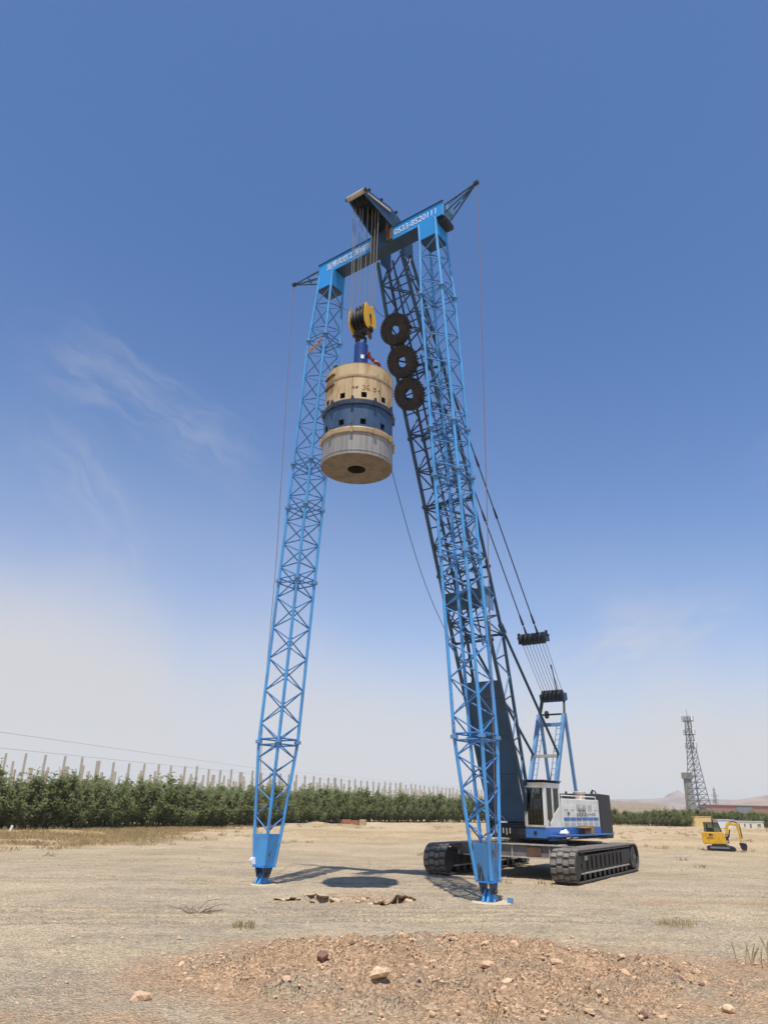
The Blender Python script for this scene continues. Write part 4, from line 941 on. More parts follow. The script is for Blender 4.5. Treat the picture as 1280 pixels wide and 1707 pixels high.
top_rope('tie_rope', [lerp(L(13.5, .45, 21.5), L(bf(23)+.1, -.8, 23.0), t)+Vector((0, 0, -.1*math.sin(math.pi*t))) for t in np.linspace(0, 1, 7)], .012, M['rope_black'], 'short dark cord from the pulley block to the boom side')
q = MB(); p0 = L(12.2+.5, -3.95, 21.3); p1 = L(12.75, -2.85, 21.75)
for i in range(6): q.box(lerp(p0, p1, (i+.5)/6)+Vector((0, 0, .05*math.sin(i*2))), (.22, .03, .12+.05*(i % 2)), Euler((.3*i, .2*i-.5, 0)).to_matrix())
rg = link(bpy.data.objects.new('rag', q.mesh('rag', M['rag'], p0))); rg.location = QO+Matrix.Rotation(-PHI, 3, 'Z') @ p0; rg.rotation_euler = (0, 0, -PHI); tag(rg, 'faded strip of rag tied across the left lattice leg', 'rag')

# ================================================================== TYRES on the boom
def tyre_mesh():
    mb = MB(); n = 40; prof = []
    for a in np.linspace(0, 2*math.pi, 14, endpoint=False): prof.append((.48+.255*math.cos(a), .20*math.sin(a)*(1.0 if math.cos(a) > 0 else .85)))
    mb.lathe((0, 0, 0), prof, n, 'z', True, True); return mb
ty_me = tyre_mesh().mesh('tyre', M['rubber'])
ld_ = MB()
for k in range(34):
    a = 2*math.pi*k/34
    for sg in (1, -1): ld_.box((.660*math.cos(a+.045*sg), .660*math.sin(a+.045*sg), .10*sg), (.12, .075, .20), Matrix.Rotation(a+.07*sg, 3, 'Z') @ Matrix.Rotation(.35*sg, 3, 'X'))
    ld_.box((.60*math.cos(a), .60*math.sin(a), -.175), (.16, .05, .05), Matrix.Rotation(a, 3, 'Z'))
lug_me = ld_.mesh('tread', M['rubber'])
for i, (z, nm) in enumerate(((22.05, 'topmost of the three worn tyres hung on the boom, nearest the cross beam'), (20.66, 'middle one of the three worn tyres hung on the boom'), (19.28, 'lowest of the three worn tyres hung on the boom, beside the drum'))):
    o = thing('tyre', Vector(), 0, nm, 'tyre', 'tyres hung on the boom'); p = L(bf(z), -.38, z+.34) - bn*.26
    lw = QO+Matrix.Rotation(-PHI, 3, 'Z') @ p; rot = Matrix.Rotation(-PHI, 3, 'Z') @ Matrix((Vector((1, 0, 0)), bn.cross(Vector((1, 0, 0))), bn)).transposed() @ Matrix.Rotation(.3*i, 3, 'Z') @ Matrix.Rotation(R((-5, 3, 8)[i]), 3, 'X')
    mw = rot.to_4x4(); mw.translation = lw; o.matrix_world = mw
    a = link(bpy.data.objects.new('carcass', ty_me)); a.parent = o; a = link(bpy.data.objects.new('tread', lug_me)); a.parent = o

# ================================================================== EXCAVATOR
exg = Vector((25.15, 58.9, 0)); exg.z = gh(exg.x, exg.y)-.03
exc = thing('excavator', exg, R(-22), 'small yellow excavator with dark cab and bucket lowered to the right', 'excavator'); exc.scale = (.9, .9, .93)
q = MB()
q.box((.45, .0, .45), (1.3, .9, .10)); und = q.build('undercarriage', M['concrete_grey'], exc)
for y in (-.62, .62):
    q = MB(); q.prism([(-.62, y-.17, .12), (-.50, y-.17, 0), (1.40, y-.17, 0), (1.58, y-.17, .14), (1.50, y-.17, .32), (1.3, y-.17, .38), (-.45, y-.17, .38), (-.62, y-.17, .28)], (0, .34, 0)); q.build('track', M['black'], exc, .03)
    q = MB(); q.box((.35, y-.19 if y < 0 else y+.19, .27), (1.45, .05, .12)); q.build('track_frame', M['galv'], exc)
q = MB(); q.prism([(-.86, -.72, .58), (-.76, -.72, .50), (.92, -.72, .54), (.95, -.72, .62), (.80, -.72, 1.38), (-.86, -.72, 1.40), (-.90, -.72, 1.3)], (0, 1.44, 0)); bod = q.build('body', M['yellow'], exc, .05)
q = MB(); q.box((-.28, -.735, 1.12), (.62, .02, .40)); pnl = q.build('side_panel', M['yellow'], bod, .01)
q = MB(); q.disc((-.26, -.75, 1.2), .10, .012, 14, 'y'); q.box((-.26, -.75, 1.02), (.40, .012, .05)); q.box((-.10, -.75, 1.2), (.12, .012, .10)); q.build('decal', M['ink'], bod)
q = MB()
for (x0, x1) in ((-.66, -.60), (.02, .09)): q.prism([(x0, -.66, 1.39), (x1, -.66, 1.39), (x1+.0, -.66, 2.06), (x0, -.66, 2.06)], (0, .06, 0)); q.prism([(x0, .22, 1.39), (x1, .22, 1.39), (x1, .22, 2.06), (x0, .22, 2.06)], (0, .06, 0))
for y in (-.66, .22): q.bar((.66, y+.03, 1.40), (.46, y+.03, 2.05), .06, .06)
q.box((-.10, -.19, 2.08), (1.16, .98, .06)); cb_ = q.build('cab', M['black'], exc, .01)
for y in (-.64, .26):
    q = MB(); q.prism([(-.60, y, 1.40), (.02, y, 1.40), (.02, y, 2.05), (-.60, y, 2.05)], (0, .01, 0)); q.build('window', M['glass_light'], cb_)
    q = MB(); q.prism([(.09, y, 1.40), (.62, y, 1.40), (.44, y, 2.05), (.09, y, 2.05)], (0, .01, 0)); q.build('window', M['glass_light'], cb_)
q = MB(); q.box((-.25, -.2, 1.55), (.5, .5, .3)); q.box((-.42, -.2, 1.75), (.12, .45, .5)); q.build('seat', M['black'], cb_)
q = MB(); q.box((1.02, .05, .92), (.22, .26, .66)); q.build('swing_post', M['steel'], exc)
q = MB()
for z in (1.15, .72): q.disc((1.02, -.10, z), .07, .02, 12, 'y')
q.build('pin_cover', M['edge'], exc)
def arm(pts, w_, name, mat=M['yellow']):
    q = MB(); n_ = len(pts)//2; q.prism([(p[0], -w_/2+.05, p[1]) for p in pts], (0, w_, 0)); return q.build(name, mat, exc, .012)
arm([(.92, 1.15), (1.12, 1.15), (1.22, 1.75), (1.34, 1.92), (1.88, 1.86), (1.90, 2.00), (1.42, 2.14), (1.16, 2.12), (1.02, 1.88)], .18, 'boom')
arm([(1.84, 2.06), (1.98, 2.12), (2.06, 1.95), (2.10, 1.2), (2.06, .56), (1.96, .56), (1.93, 1.3), (1.84, 1.75)], .14, 'stick')
q = MB(); q.tube([(1.30, .05, 2.12), (1.62, .05, 2.20), (1.92, .05, 2.10)], .045, 8); q.tube([(1.15, .05, 1.0), (1.30, .05, 1.60)], .05, 8); q.tube([(2.10, .05, 1.85), (2.16, .05, .95)], .04, 8); q.build('ram', M['steel'], exc)
q = MB(); q.prism([(1.86, -.22, .62), (2.10, -.22, .66), (2.38, -.22, .62), (2.44, -.22, .40), (2.36, -.22, .10), (2.10, -.22, .05), (2.0, -.22, .18)], (0, .54, 0)); q.build('bucket', M['steel'], exc, .02)

# ================================================================== FAR STRUCTURES
def lattice_mast(loc, H, w0, w1, n, label, name, plats, mat, r_):
    o = thing(name, loc, R(20), label, 'mast')
    prof = lambda t: lerp(w0, w1, 1-(1-t)**1.6)/2
    cor = ((-1, -1), (1, -1), (1, 1), (-1, 1)); P_ = lambda t, k: Vector((cor[k][0]*prof(t), cor[k][1]*prof(t), t*H))
    ts = [i/n for i in range(n+1)]
    for k in range(4): MB().tube([P_(t, k) for t in ts], r_, 5).build('mast_leg', mat, o)
    for i in range(n):
        q = MB()
        for k in range(4):
            k2 = (k+1) % 4; q.tube([P_(ts[i], k), P_(ts[i+1], k2)], r_*.6, 4); q.tube([P_(ts[i], k2), P_(ts[i+1], k)], r_*.6, 4); q.tube([P_(ts[i+1], k), P_(ts[i+1], k2)], r_*.6, 4)
        q.build('bracing', mat, o)
    for z, rr in plats:
        q = MB(); q.lathe((0, 0, z), [(.25, 0), (rr, 0), (rr, .08), (.25, .08)], 12)
        for hh in (.5, .95): q.lathe((0, 0, z+hh), [(rr-.03, 0), (rr+.03, 0), (rr+.03, .06), (rr-.03, .06)], 12, 'z', False, True)
        for k in range(8): a = k*math.pi/4; q.tube([(rr*math.cos(a), rr*math.sin(a), z), (rr*math.cos(a), rr*math.sin(a), z+1)], .04, 4)
        pf = q.build('platform', mat, o)
        for k in range(3):
            a = k*2.1+.4; MB().box(((rr+.15)*math.cos(a), (rr+.15)*math.sin(a), z+.7), (.16, .30, 1.3), Euler((0, 0, a)).to_matrix()).build('antenna', M['sticker'], pf)
    MB().tube([(0, 0, H), (0, 0, H+1.6)], .05, 5).build('lightning_rod', mat, o); return o
lattice_mast((68.3, 165, 0), 22.2, 4.1, .85, 18, 'tall galvanised lattice mast with three antenna platforms', 'telecom_mast', ((15.6, 1.2), (18.4, 1.2), (21.3, 1.25)), M['galv'], .085)
lattice_mast((218, 500, 0), 17.5, 4, .6, 8, 'small faint pylon standing far behind the mast', 'pylon', ((9, 1.9), (12.5, 2.4)), M['galv'], .12)
sl = thing('concrete_column', (70.6, 175, 0), 0, 'grey concrete column with a wider cap beside the lattice mast', 'column')
MB().lathe((0, 0, 0), [(1.15, 0), (1.0, 5), (.86, 10.2)], 20, 'z', True).build('shaft', M['concrete_grey'], sl)
MB().lathe((0, 0, 0), [(.86, 9.6), (1.2, 9.75), (1.2, 11.0), (.001, 11.0)], 20).build('cap', M['concrete_grey'], sl)
yw = thing('ochre_wall', (62.9, 154, 0), R(-4), 'small ochre yellow walled enclosure at the foot of the lattice mast', 'enclosure')
q = MB()
for (c_, s_) in (((0, 0, .9), (5.5, .2, 1.8)), ((0, 3.8, .9), (5.5, .2, 1.8)), ((-2.65, 1.9, .9), (.2, 3.6, 1.8)), ((2.65, 1.9, .9), (.2, 3.6, 1.8))): q.box(c_, s_)
q.build('wall', M['ochre'], yw); MB().box((0, 0, 1.86), (5.6, .32, .10)).build('coping', M['ochre'], yw)
def hut(loc, w_, h_, mat, label, wins):
    o = thing('site_hut', loc, R(-3), label, 'hut'); q = MB(); q.box((0, 1.2, h_/2), (w_, 2.4, h_)); q.build('wall', mat, o); q = MB(); q.box((0, 1.2, h_+.04), (w_+.2, 2.6, .08)); q.build('roof', M['hut_white'], o)
    for x, w2, z, hh in wins: f_ = MB().box((x, -.01, z), (w2+.14, .06, hh+.14)).build('window', M['sticker'], o); MB().box((x, -.045, z), (w2, .03, hh)).build('pane', M['grey_far'], f_)
hut((67.0, 150.5, -.2), 3.0, 1.55, M['hut_white'], 'pale grey site hut left of the cream hut', [])
hut((71.4, 150.5, -.2), 5.6, 1.35, M['hut_cream'], 'long cream site hut with dark windows behind the excavator', [(-2.0, .6, .75, .5), (-.8, .35, .75, .5), (.3, .4, .6, .9), (1.9, .7, .75, .5)])
wbk = thing('low_white_building', (75.5, 178, 0), 0, 'low white building half hidden by the trees near the huts', 'building')
MB().box((0, 0, 1.3), (7.0, 4, 2.6)).build('wall', M['hut_white'], wbk); MB().box((0, 0, 2.66), (7.4, 4.4, .12)).build('roof', M['sticker'], wbk)
rb = thing('red_building', (196, 398, 0), R(2), 'long dull red building below the bare hill', 'building')
MB().box((0, 0, 3.1), (60, 8, 6.2)).build('wall', M['brick_far'], rb); MB().box((0, 0, 6.35), (60.6, 9, .3)).build('roof', M['concrete_grey'], rb); MB().box((-10.5, -4.1, 3.6), (8, .3, 4.6)).build('gate_panel', M['grey_far'], rb)
for k in range(14): MB().box((-27+k*4.0+(10 if k > 3 else 0)*.0, -4.06, 3.2), (.35, .2, 6.0)).build('pilaster', M['brick_far'], rb)
def bricks(loc, w_, h_, d_, mat, label):
    o = thing('brick_stack', loc, R(random.uniform(-8, 8)), label, 'brick stack'); nc = 5
    for k in range(nc): 
        q = MB(); q.box((random.uniform(-.02, .02), 0, h_*(k+.5)/nc), (w_, d_, h_/nc-.02)); q.build('brick_course', mat, o)
bz_ = gh(-3.3, 103)
bricks((-4.05, 103, bz_), 1.25, .82, 1.2, M['brick'], 'red brick stack at the left end of the row before the trees'); bricks((-2.85, 102.6, bz_), .85, .74, 1.1, M['brick'], 'red brick stack in the middle of the row before the trees'); bricks((-1.9, 103.2, bz_), .75, .86, 1.2, M['brick_tan'], 'tan brick stack at the right end of the row before the trees')

# concrete posts in long rows behind the trees
pm = MB(); pm.box((0, 0, 3.5), (.26, .26, 7.0), None, .90); post_me = pm.mesh('concrete_post', M['concrete'])
pm2 = MB(); pm2.box((0, 0, 3.5), (.48, .28, 7.0), None, .95); post_me2 = pm2.mesh('concrete_post', M['concrete'])
cnt = 0; rest = MB(); du = Vector((57, 110, 0)).normalized()
for row, (ox, oy, n_, dz) in enumerate(((-37, 80, 215, 0), (-41.6, 82.6, 215, -.6), (-53, 89, 215, -.5))):
    for k in range(-5, n_):
        p = Vector((ox, oy, 0))+du*(2.45*k+random.uniform(-.15, .15)); 
        if p.y < 40: continue
        pxx = 640+1200*p.x/(.926*p.y+1.7)
        if pxx > 1165 or pxx < -30: continue
        hgt = 1+(random.uniform(-.03, .02))+dz/7*(1 if random.random() < .7 else 1.8)
        if cnt < 300 and row < 2:
            o = link(bpy.data.objects.new('concrete_post', post_me2 if k % 11 == 4 else post_me)); o.location = p; o.scale = (1, 1, hgt); o.rotation_euler = (R(random.uniform(-.7, .7)), R(random.uniform(-.7, .7)), R(27)); cnt += 1
            tag(o, ('bare pale concrete post behind the trees left of the left frame leg' if pxx < 430 else 'bare pale concrete post behind the trees between the two frame legs' if pxx < 800 else 'tiny far concrete post behind the hedge right of the crane'), 'post', 'concrete posts behind the trees')
        else: rest.box(p+Vector((0, 0, 3.5*hgt)), (.30, .30, 7*hgt))
o = rest.build('far_posts', M['concrete']); tag(o, 'dense far rows of concrete posts', 'posts', None, 'stuff')
# overhead wires
for i, pts_ in enumerate(([(-72, 80, 12.4), (-55.4, 110, 11.5), (-39.4, 250, 13.1), (0, 370, 14.2), (50.5, 500, 15.2), (120, 700, 17)], [(-72, 80, 9.8), (-55, 110, 9.3), (-39.3, 250, 11.3), (0, 370, 12.6), (50, 500, 13.6), (120, 700, 15)])):
    a = Vector(pts_[0]); q = MB(); q.tube([Vector(p)-a for p in pts_], .022, 4, caps=False)
    o = link(bpy.data.objects.new('power_line', q.mesh('power_line', M['galv']))); o.location = a; tag(o, ('upper' if i == 0 else 'lower')+' thin power line crossing the pale sky at left', 'wire')

# ================================================================== TREES
def tree_variant(seed, H):
    r_ = random.Random(seed); lv = []; lf = []; tk = MB(); g = np.random.default_rng(seed)
    lean = Vector((r_.uniform(-.2, .2), r_.uniform(-.2, .2), 0))
    tk.tube([(0, 0, 0), tuple(lean*.4+Vector((0, 0, H*.4))), tuple(lean+Vector((0, 0, H*.93)))], [.065, .045, .012], 6, caps=False)
    brs = []
    for k in range(40):
        z0 = H*(r_.uniform(.03, .80) if k > 9 else r_.uniform(.03, .22)); a = r_.uniform(0, 2*math.pi); ln = (H-z0)*r_.uniform(.25, .50)+.25; out = r_.uniform(.45, 1.0)
        p0 = lean*(z0/H)+Vector((0, 0, z0)); p1 = p0+Vector((math.cos(a)*out*ln*.9, math.sin(a)*out*ln*.9, ln*.85)); brs.append((p0, p1))
        if 9 < k < 26: tk.tube([p0, p1], [.018, .006], 4, caps=False)
    brs.append((Vector((0, 0, H*.5)), lean+Vector((0, 0, H)))); brs.append((Vector((0, 0, H*.6)), lean+Vector((.1, 0, H*1.0))))
    for p0, p1 in brs:
        for q in range(38):
            t = r_.uniform(.1, 1.05); p = lerp(p0, p1, t)+Vector((r_.gauss(0, .13), r_.gauss(0, .13), r_.gauss(0, .13)))
            nn = Vector((r_.gauss(0, .8), r_.gauss(-.75, .6), r_.gauss(.9, .5))); d = nn.cross(Vector((r_.gauss(0, 1), r_.gauss(0, 1), r_.gauss(0, 1)))).normalized(); e = nn.cross(d).normalized()
            l_ = r_.uniform(.09, .17); w_ = l_*.38; k = len(lv)
            lv += [p-d*l_, p+e*w_, p+d*l_, p-e*w_]; lf.append((k, k+1, k+2, k+3))
    me = bpy.data.meshes.new('crown'); me.from_pydata([tuple(v) for v in lv], [], lf); me.materials.append(M['leaf'])
    return me, tk.mesh('trunk', M['bark'])
TV = [tree_variant(100+k, h) for k, h in enumerate((4.6, 4.8, 4.2, 4.5, 4.9, 4.4, 4.0, 4.7))]
# front edge of the plantation, as a polyline on the ground
edge_ = [(-66, 52), (-40, 60), (-31, 66.5), (-24, 80), (-14.4, 91.5), (-10.6, 108), (-3, 128), (16, 147.5), (32, 151), (49, 152.5), (58, 151), (64, 157), (80, 150), (96, 150), (120, 165)]
seg = []; acc = 0
for i in range(len(edge_)-1): d = math.dist(edge_[i], edge_[i+1]); seg.append((acc, d, edge_[i], edge_[i+1])); acc += d
def on_edge(t):
    for a, d, p, q_ in seg:
        if t <= a+d: u = (t-a)/d; dirv = Vector((q_[0]-p[0], q_[1]-p[1], 0)).normalized(); return Vector((lerp(p[0], q_[0], u), lerp(p[1], q_[1], u), 0)), Vector((-dirv.y, dirv.x, 0))
def tpx(p): return 640+1200*p.x/(.926*p.y+1.7)
def tree_at(p, sc, v):
    e = bpy.data.objects.new('young_tree', None); link(e); e.empty_display_size = .3; e.location = p; e.rotation_euler = (0, 0, random.uniform(-.7, .7)); e.scale = (sc*random.uniform(.9, 1.2), sc*random.uniform(.9, 1.2), sc)
    tag(e, ('slender young tree in the plantation edge left of the left frame leg' if tpx(p) < 430 else 'slender young tree in the plantation edge between the two frame legs' if tpx(p) < 800 else 'low young tree in the far hedge right of the crane'), 'tree', 'young trees along the plantation edge')
    for nm, me in (('crown', TV[v][0]), ('trunk', TV[v][1])): c_ = link(bpy.data.objects.new(nm, me)); c_.parent = e
ntree = 0; mass = []
for row in range(5):
    t = 12.0+row*.4
    while t < acc-2:
        p, nrm = on_edge(t); p = p + nrm*(row*1.5+random.uniform(-.5, .5)); pxx = 640+1200*p.x/(.926*p.y+1.7); step = random.uniform(.70, 1.25)*(1.3 if row else 1.0)*(.62 if pxx > 990 else 1.0)
        if -60 < pxx < 1340:
            hidden = 835 < pxx < 1010
            smaller = .66 if pxx > 1000 else 1.0
            sc = smaller*random.choice((random.uniform(.72, .95), random.uniform(.9, 1.0), random.uniform(.95, 1.10)))*(1 + .0*row)
            sc *= .78+.44*fbm(np.array([t*.16]), np.array([3.0+row*.2]), 3)[0]
            if row < 2 and ntree < 296 and not hidden: tree_at(p+Vector((0, 0, gh(p.x, p.y)-.05)), sc, random.randrange(8)); ntree += 1
            else: mass.append((p, sc, random.randrange(8)))
        t += step
# the wood behind: one mass of leaves and stems
cv, cf = [], []
arr = []
for me, _ in TV: a = np.empty(len(me.vertices)*3); me.vertices.foreach_get('co', a); arr.append(a.reshape(-1, 3))
vs_, n0, fcs = [], 0, []
for p, sc, v in mass:
    a = arr[v][: (len(arr[v])//4)*4].reshape(-1, 4, 3); a = a[rng.permutation(len(a))[:420]]; ctr = a.mean(1, keepdims=True); a = (ctr + (a-ctr)*1.6).reshape(-1, 3)
    th = random.uniform(-.7, .7); c_, s_ = math.cos(th), math.sin(th)
    b_ = np.stack([(a[:, 0]*c_-a[:, 1]*s_)*1.15, (a[:, 0]*s_+a[:, 1]*c_)*1.15, a[:, 2]], 1)*sc + np.array([p.x, p.y, 0]); vs_.append(b_)
    fcs.append(np.arange(n0, n0+len(b_)).reshape(-1, 4)); n0 += len(b_)
V = np.concatenate(vs_); Fq = np.concatenate(fcs)
me = bpy.data.meshes.new('plantation'); me.vertices.add(len(V)); me.vertices.foreach_set('co', V.ravel()); me.loops.add(Fq.size); me.polygons.add(len(Fq)); me.loops.foreach_set('vertex_index', Fq.ravel().astype(np.int32))
me.polygons.foreach_set('loop_start', np.arange(0, Fq.size, 4)); me.polygons.foreach_set('loop_total', np.full(len(Fq), 4)); me.update(); me.materials.append(M['leaf'])
tag(link(bpy.data.objects.new('plantation', me)), 'dense green mass of the young plantation behind its front rows', 'trees', None, 'stuff')
st_ = MB()
for p, sc, v in mass: st_.tube([p, p+Vector((.05, .05, 2.2*sc))], [.06, .04], 4, caps=False)
tag(st_.build('plantation_stems', M['bark']), 'thin dark stems deep in the plantation', 'stems', None, 'stuff')

# ================================================================== GROUND COVER
def rock_mesh(seed, mat, sub=2, flat=.7):
    bm = bmesh.new(); bmesh.ops.create_icosphere(bm, subdivisions=sub, radius=.5); o = Vector((seed*3.1, seed*1.7, seed))
    for v in bm.verts:
        n1 = mnoise.noise(v.co*2.1+o); n2 = mnoise.noise(v.co*4.5+o); c_ = v.co*(1+.55*n1+.22*n2); v.co = Vector((c_.x*1.15, c_.y*.95, max(c_.z, -.22)*flat))
    me = bpy.data.meshes.new('stone'); bm.to_mesh(me); bm.free(); me.materials.append(mat); return me
RT = [rock_mesh(k, M['stone']) for k in range(4)]; RD = [rock_mesh(k+7, M['stone_dark'], 2, .8) for k in range(3)]; RP = [rock_mesh(k+13, M['stone_pale'], 2, .65) for k in range(3)]
#STONES
def stone(x, y, sz, me, label, group=None):
    o = link(bpy.data.objects.new('stone', me)); o.location = (x, y, gh(x, y)+.04*sz); o.scale = (sz, sz*random.uniform(.8, 1.1), sz*random.uniform(.8, 1.1)); o.rotation_euler = (random.uniform(-.3, .3), random.uniform(-.3, .3), random.uniform(0, 6.28)); tag(o, label, 'stone', group)
stone(2.30, 16.55, .20, RD[0], 'dark red stone left of its twin on the mound crest below the right pad')
stone(2.68, 16.75, .19, RD[1], 'dark upright stone on the mound crest, closest to the right pad')
stone(2.12, 16.05, .21, RD[2], 'flat dark red stone just below the two on the crest')
stone(1.40, 15.75, .15, RD[0], 'small dark stone on the crest, left of the flat red one')
stone(1.80, 13.35, .26, RT[0], 'largest tan clod in the middle of the mound')
stone(1.95, 12.35, .22, RP[0], 'cream stone low on the mound below the largest clod')
stone(.06, 12.20, .27, RP[1], 'big pale cream stone at the front foot of the mound')
stone(-3.30, 12.05, .28, RT[1], 'big tan clod alone at the left foot of the mound')
stone(.45, 13.75, .24, RT[2], 'pointed clod with a dark hollow left of the mound centre')
stone(-.85, 13.70, .22, RD[1], 'dark brown clod in the left half of the mound')
stone(-1.0, 16.1, .22, RT[3], 'tan clod on the far left crest of the mound')
stone(5.05, 12.15, .24, RP[2], 'pale stone at the right foot of the mound')
stone(6.0, 11.75, .22, RP[0], 'pale stone at the far right, nearest the frame corner')
stone(3.55, 12.25, .20, RT[1], 'brown clod low on the right half of the mound')
for k in range(76):
    for _ in range(30):
        x = random.uniform(-4.2, 6.5); y = random.uniform(11.2, 17.2)
        if mound_mask(np.array([x]), np.array([y]))[0] > .06 and fbm(np.array([x*1.1]), np.array([y*1.1]), 3)[0] > .47: break
    sz = random.choice((.09, .10, .12, .14, .17)); me_ = random.choice(RT+RT+RT+RT+RD+RP)
    stone(x, y, sz, me_, {'tan_clod': 'tan clod of dry soil among many on the mound', 'dark_red_stone': 'small dark stone among the clods on the mound', 'pale_stone': 'small pale stone among the clods on the mound'}[me_.materials[0].name], {'tan_clod': 'tan clods on the mound', 'dark_red_stone': 'dark stones on the mound', 'pale_stone': 'pale stones on the mound'}[me_.materials[0].name])
# heaved slabs of crust round the pit, their near edges lifted so that dark gaps open under them
def crust_row(xa, ya, xb, yb, n_, lift, deep):
    fr, bk = [], []
    for i in range(n_*3+1):
        t = i/(n_*3); x, y = lerp(xa, xb, t), lerp(ya, yb, t); e_ = math.sin(math.pi*min(max(t, .04), .96))**.6
        fr.append(Vector((x+random.uniform(-.04, .04), y+random.uniform(-.13, .13), 0))); bk.append(Vector((x+random.uniform(-.06, .06), y+deep*random.uniform(.8, 1.2)*e_, 0)))
    for j in range(n_):
        i0 = 3*j; up_ = lift*random.uniform(.75, 1.25)*(.45+.55*math.sin(math.pi*(j+.5)/n_)); tw = random.uniform(-.03, .03); c0 = (fr[i0]+fr[i0+3])/2; v = []
        for q, pt in enumerate(fr[i0:i0+4]): pp = pt+Vector((.025*(1.5-q)/1.5, 0, 0)); v.append(Vector((pp.x, pp.y, gh(pp.x, bk[i0].y)+up_+tw*(q-1.5)+random.uniform(-.015, .015))))
        for q, pt in enumerate(bk[i0:i0+4][::-1]): v.append(Vector((pt.x, pt.y, gh(pt.x, pt.y)+.012)))
        mid = [v[k]*.5+v[7-k]*.5+Vector((0, 0, random.uniform(.0, .035))) for k in range(4)]
        low = [p_+Vector((0, .16 if k < 4 else .0, -.07)) for k, p_ in enumerate(v)]
        vs_ = [p_-c0 for p_ in v+mid+low]; f = [(k, k+1, 9+k, 8+k) for k in range(3)]+[(8+k, 9+k, 6-k, 7-k) for k in range(3)]+[(12+k, 12+(k+1) % 8, (k+1) % 8, k) for k in range(8)]+[(12+k, 12+k+1, 18-k, 19-k)[::-1] for k in range(3)]
        me = bpy.data.meshes.new('crust_plate'); me.from_pydata([tuple(p_) for p_ in vs_], [], f); me.materials.append(M['crust']); o = link(bpy.data.objects.new('crust_plate', me)); o.location = c0
        tag(o, 'heaved plate of dry crust with a dark crack beneath it at the shallow pit', 'soil crust', 'crust plates round the pit')
crust_row(-1.85, 22.95, .25, 22.75, 7, .11, .8); crust_row(.15, 22.95, 1.1, 23.25, 4, .085, .6); crust_row(-.75, 24.15, 1.35, 23.95, 6, .10, .7); crust_row(-2.95, 23.45, -2.0, 23.3, 3, .05, .5); crust_row(-2.2, 24.4, -1.0, 24.5, 3, .05, .5)
for k in range(26):
    a = random.uniform(0, 2*math.pi); rr = random.uniform(.1, 1.05); x = PITC[0]+1.7*rr*math.cos(a); y = PITC[1]+1.2*rr*math.sin(a)-.2; sz = random.uniform(.08, .20)
    stone(x, y, sz, random.choice(RT), 'broken tan soil clod lying in the shallow pit', 'soil clods in the pit')
def scatter_pebbles():
    base = []
    for s_ in range(3):
        bm = bmesh.new(); bmesh.ops.create_icosphere(bm, subdivisions=1, radius=.5)
        for v in bm.verts: v.co *= 1+.5*mnoise.noise(v.co*2+Vector((s_*5, 1, 2))); v.co.z *= .7
        base.append((np.array([v.co for v in bm.verts]), np.array([[v.index for v in f.verts] for f in bm.faces]))); bm.free()
    vs_, fs_, n0 = [], [], 0; N = 5200
    X = rng.uniform(-6, 8, N); Y = rng.uniform(10.2, 18, N); mm = mound_mask(X, Y); keep = (rng.random(N) < .05+.95*sst(0, .2, mm)*sst(.36, .62, fbm(X*1.1, Y*1.1, 3))); X, Y = X[keep], Y[keep]
    H = ground_h(X, Y); S = np.clip(rng.lognormal(-3.35, .5, len(X)), .015, .10)
    for x, y, h, s_ in zip(X, Y, H, S):
        v, f = base[random.randrange(3)]; c_, q_ = math.cos(x*91), math.sin(x*91)
        vs_.append(np.stack([(v[:, 0]*c_-v[:, 1]*q_)*s_+x, (v[:, 0]*q_+v[:, 1]*c_)*s_+y, v[:, 2]*s_+h+.12*s_], 1)); fs_.append(f+n0); n0 += len(v)
    V = np.concatenate(vs_); F = np.concatenate(fs_); me = bpy.data.meshes.new('rubble'); me.from_pydata(V.tolist(), [], F.tolist()); me.materials.append(M['stone'])
    tag(link(bpy.data.objects.new('rubble', me)), 'loose small rubble spread over the mound', 'rubble', None, 'stuff')
scatter_pebbles()
def yard_bits():
    N = 9000; X = rng.uniform(-22, 34, N); Y = 15+50*rng.random(N)**1.3; k_ = (fbm(X*.35+4, Y*.35, 4) > .50) & (np.abs(X) < .62*Y+2); X, Y = X[k_], Y[k_]; H = ground_h(X, Y); S = np.clip(rng.lognormal(-3.0, .45, len(X)), .02, .16)
    v = np.array([(1, 0, 0), (-.6, .8, 0), (-.5, -.8, 0), (.1, 0, .75), (0, .1, -.4)])*.55; f = np.array([(0, 1, 3), (1, 2, 3), (2, 0, 3), (1, 0, 4), (2, 1, 4), (0, 2, 4)]); th = rng.uniform(0, 6.28, len(X)); c_, q_ = np.cos(th)[:, None], np.sin(th)[:, None]
    V = np.stack([(v[:, 0]*c_-v[:, 1]*q_)*S[:, None]+X[:, None], (v[:, 0]*q_+v[:, 1]*c_)*S[:, None]+Y[:, None], v[:, 2]*S[:, None]+H[:, None]+.1*S[:, None]], 2).reshape(-1, 3)
    F = (f[None]+5*np.arange(len(X))[:, None, None]).reshape(-1, 3); me = bpy.data.meshes.new('gravel'); me.from_pydata(V.tolist(), [], F.tolist()); me.materials.append(M['crust'])
    tag(link(bpy.data.objects.new('gravel', me)), 'loose gravel and crumbs of earth over the yard', None, None, 'stuff')
yard_bits()
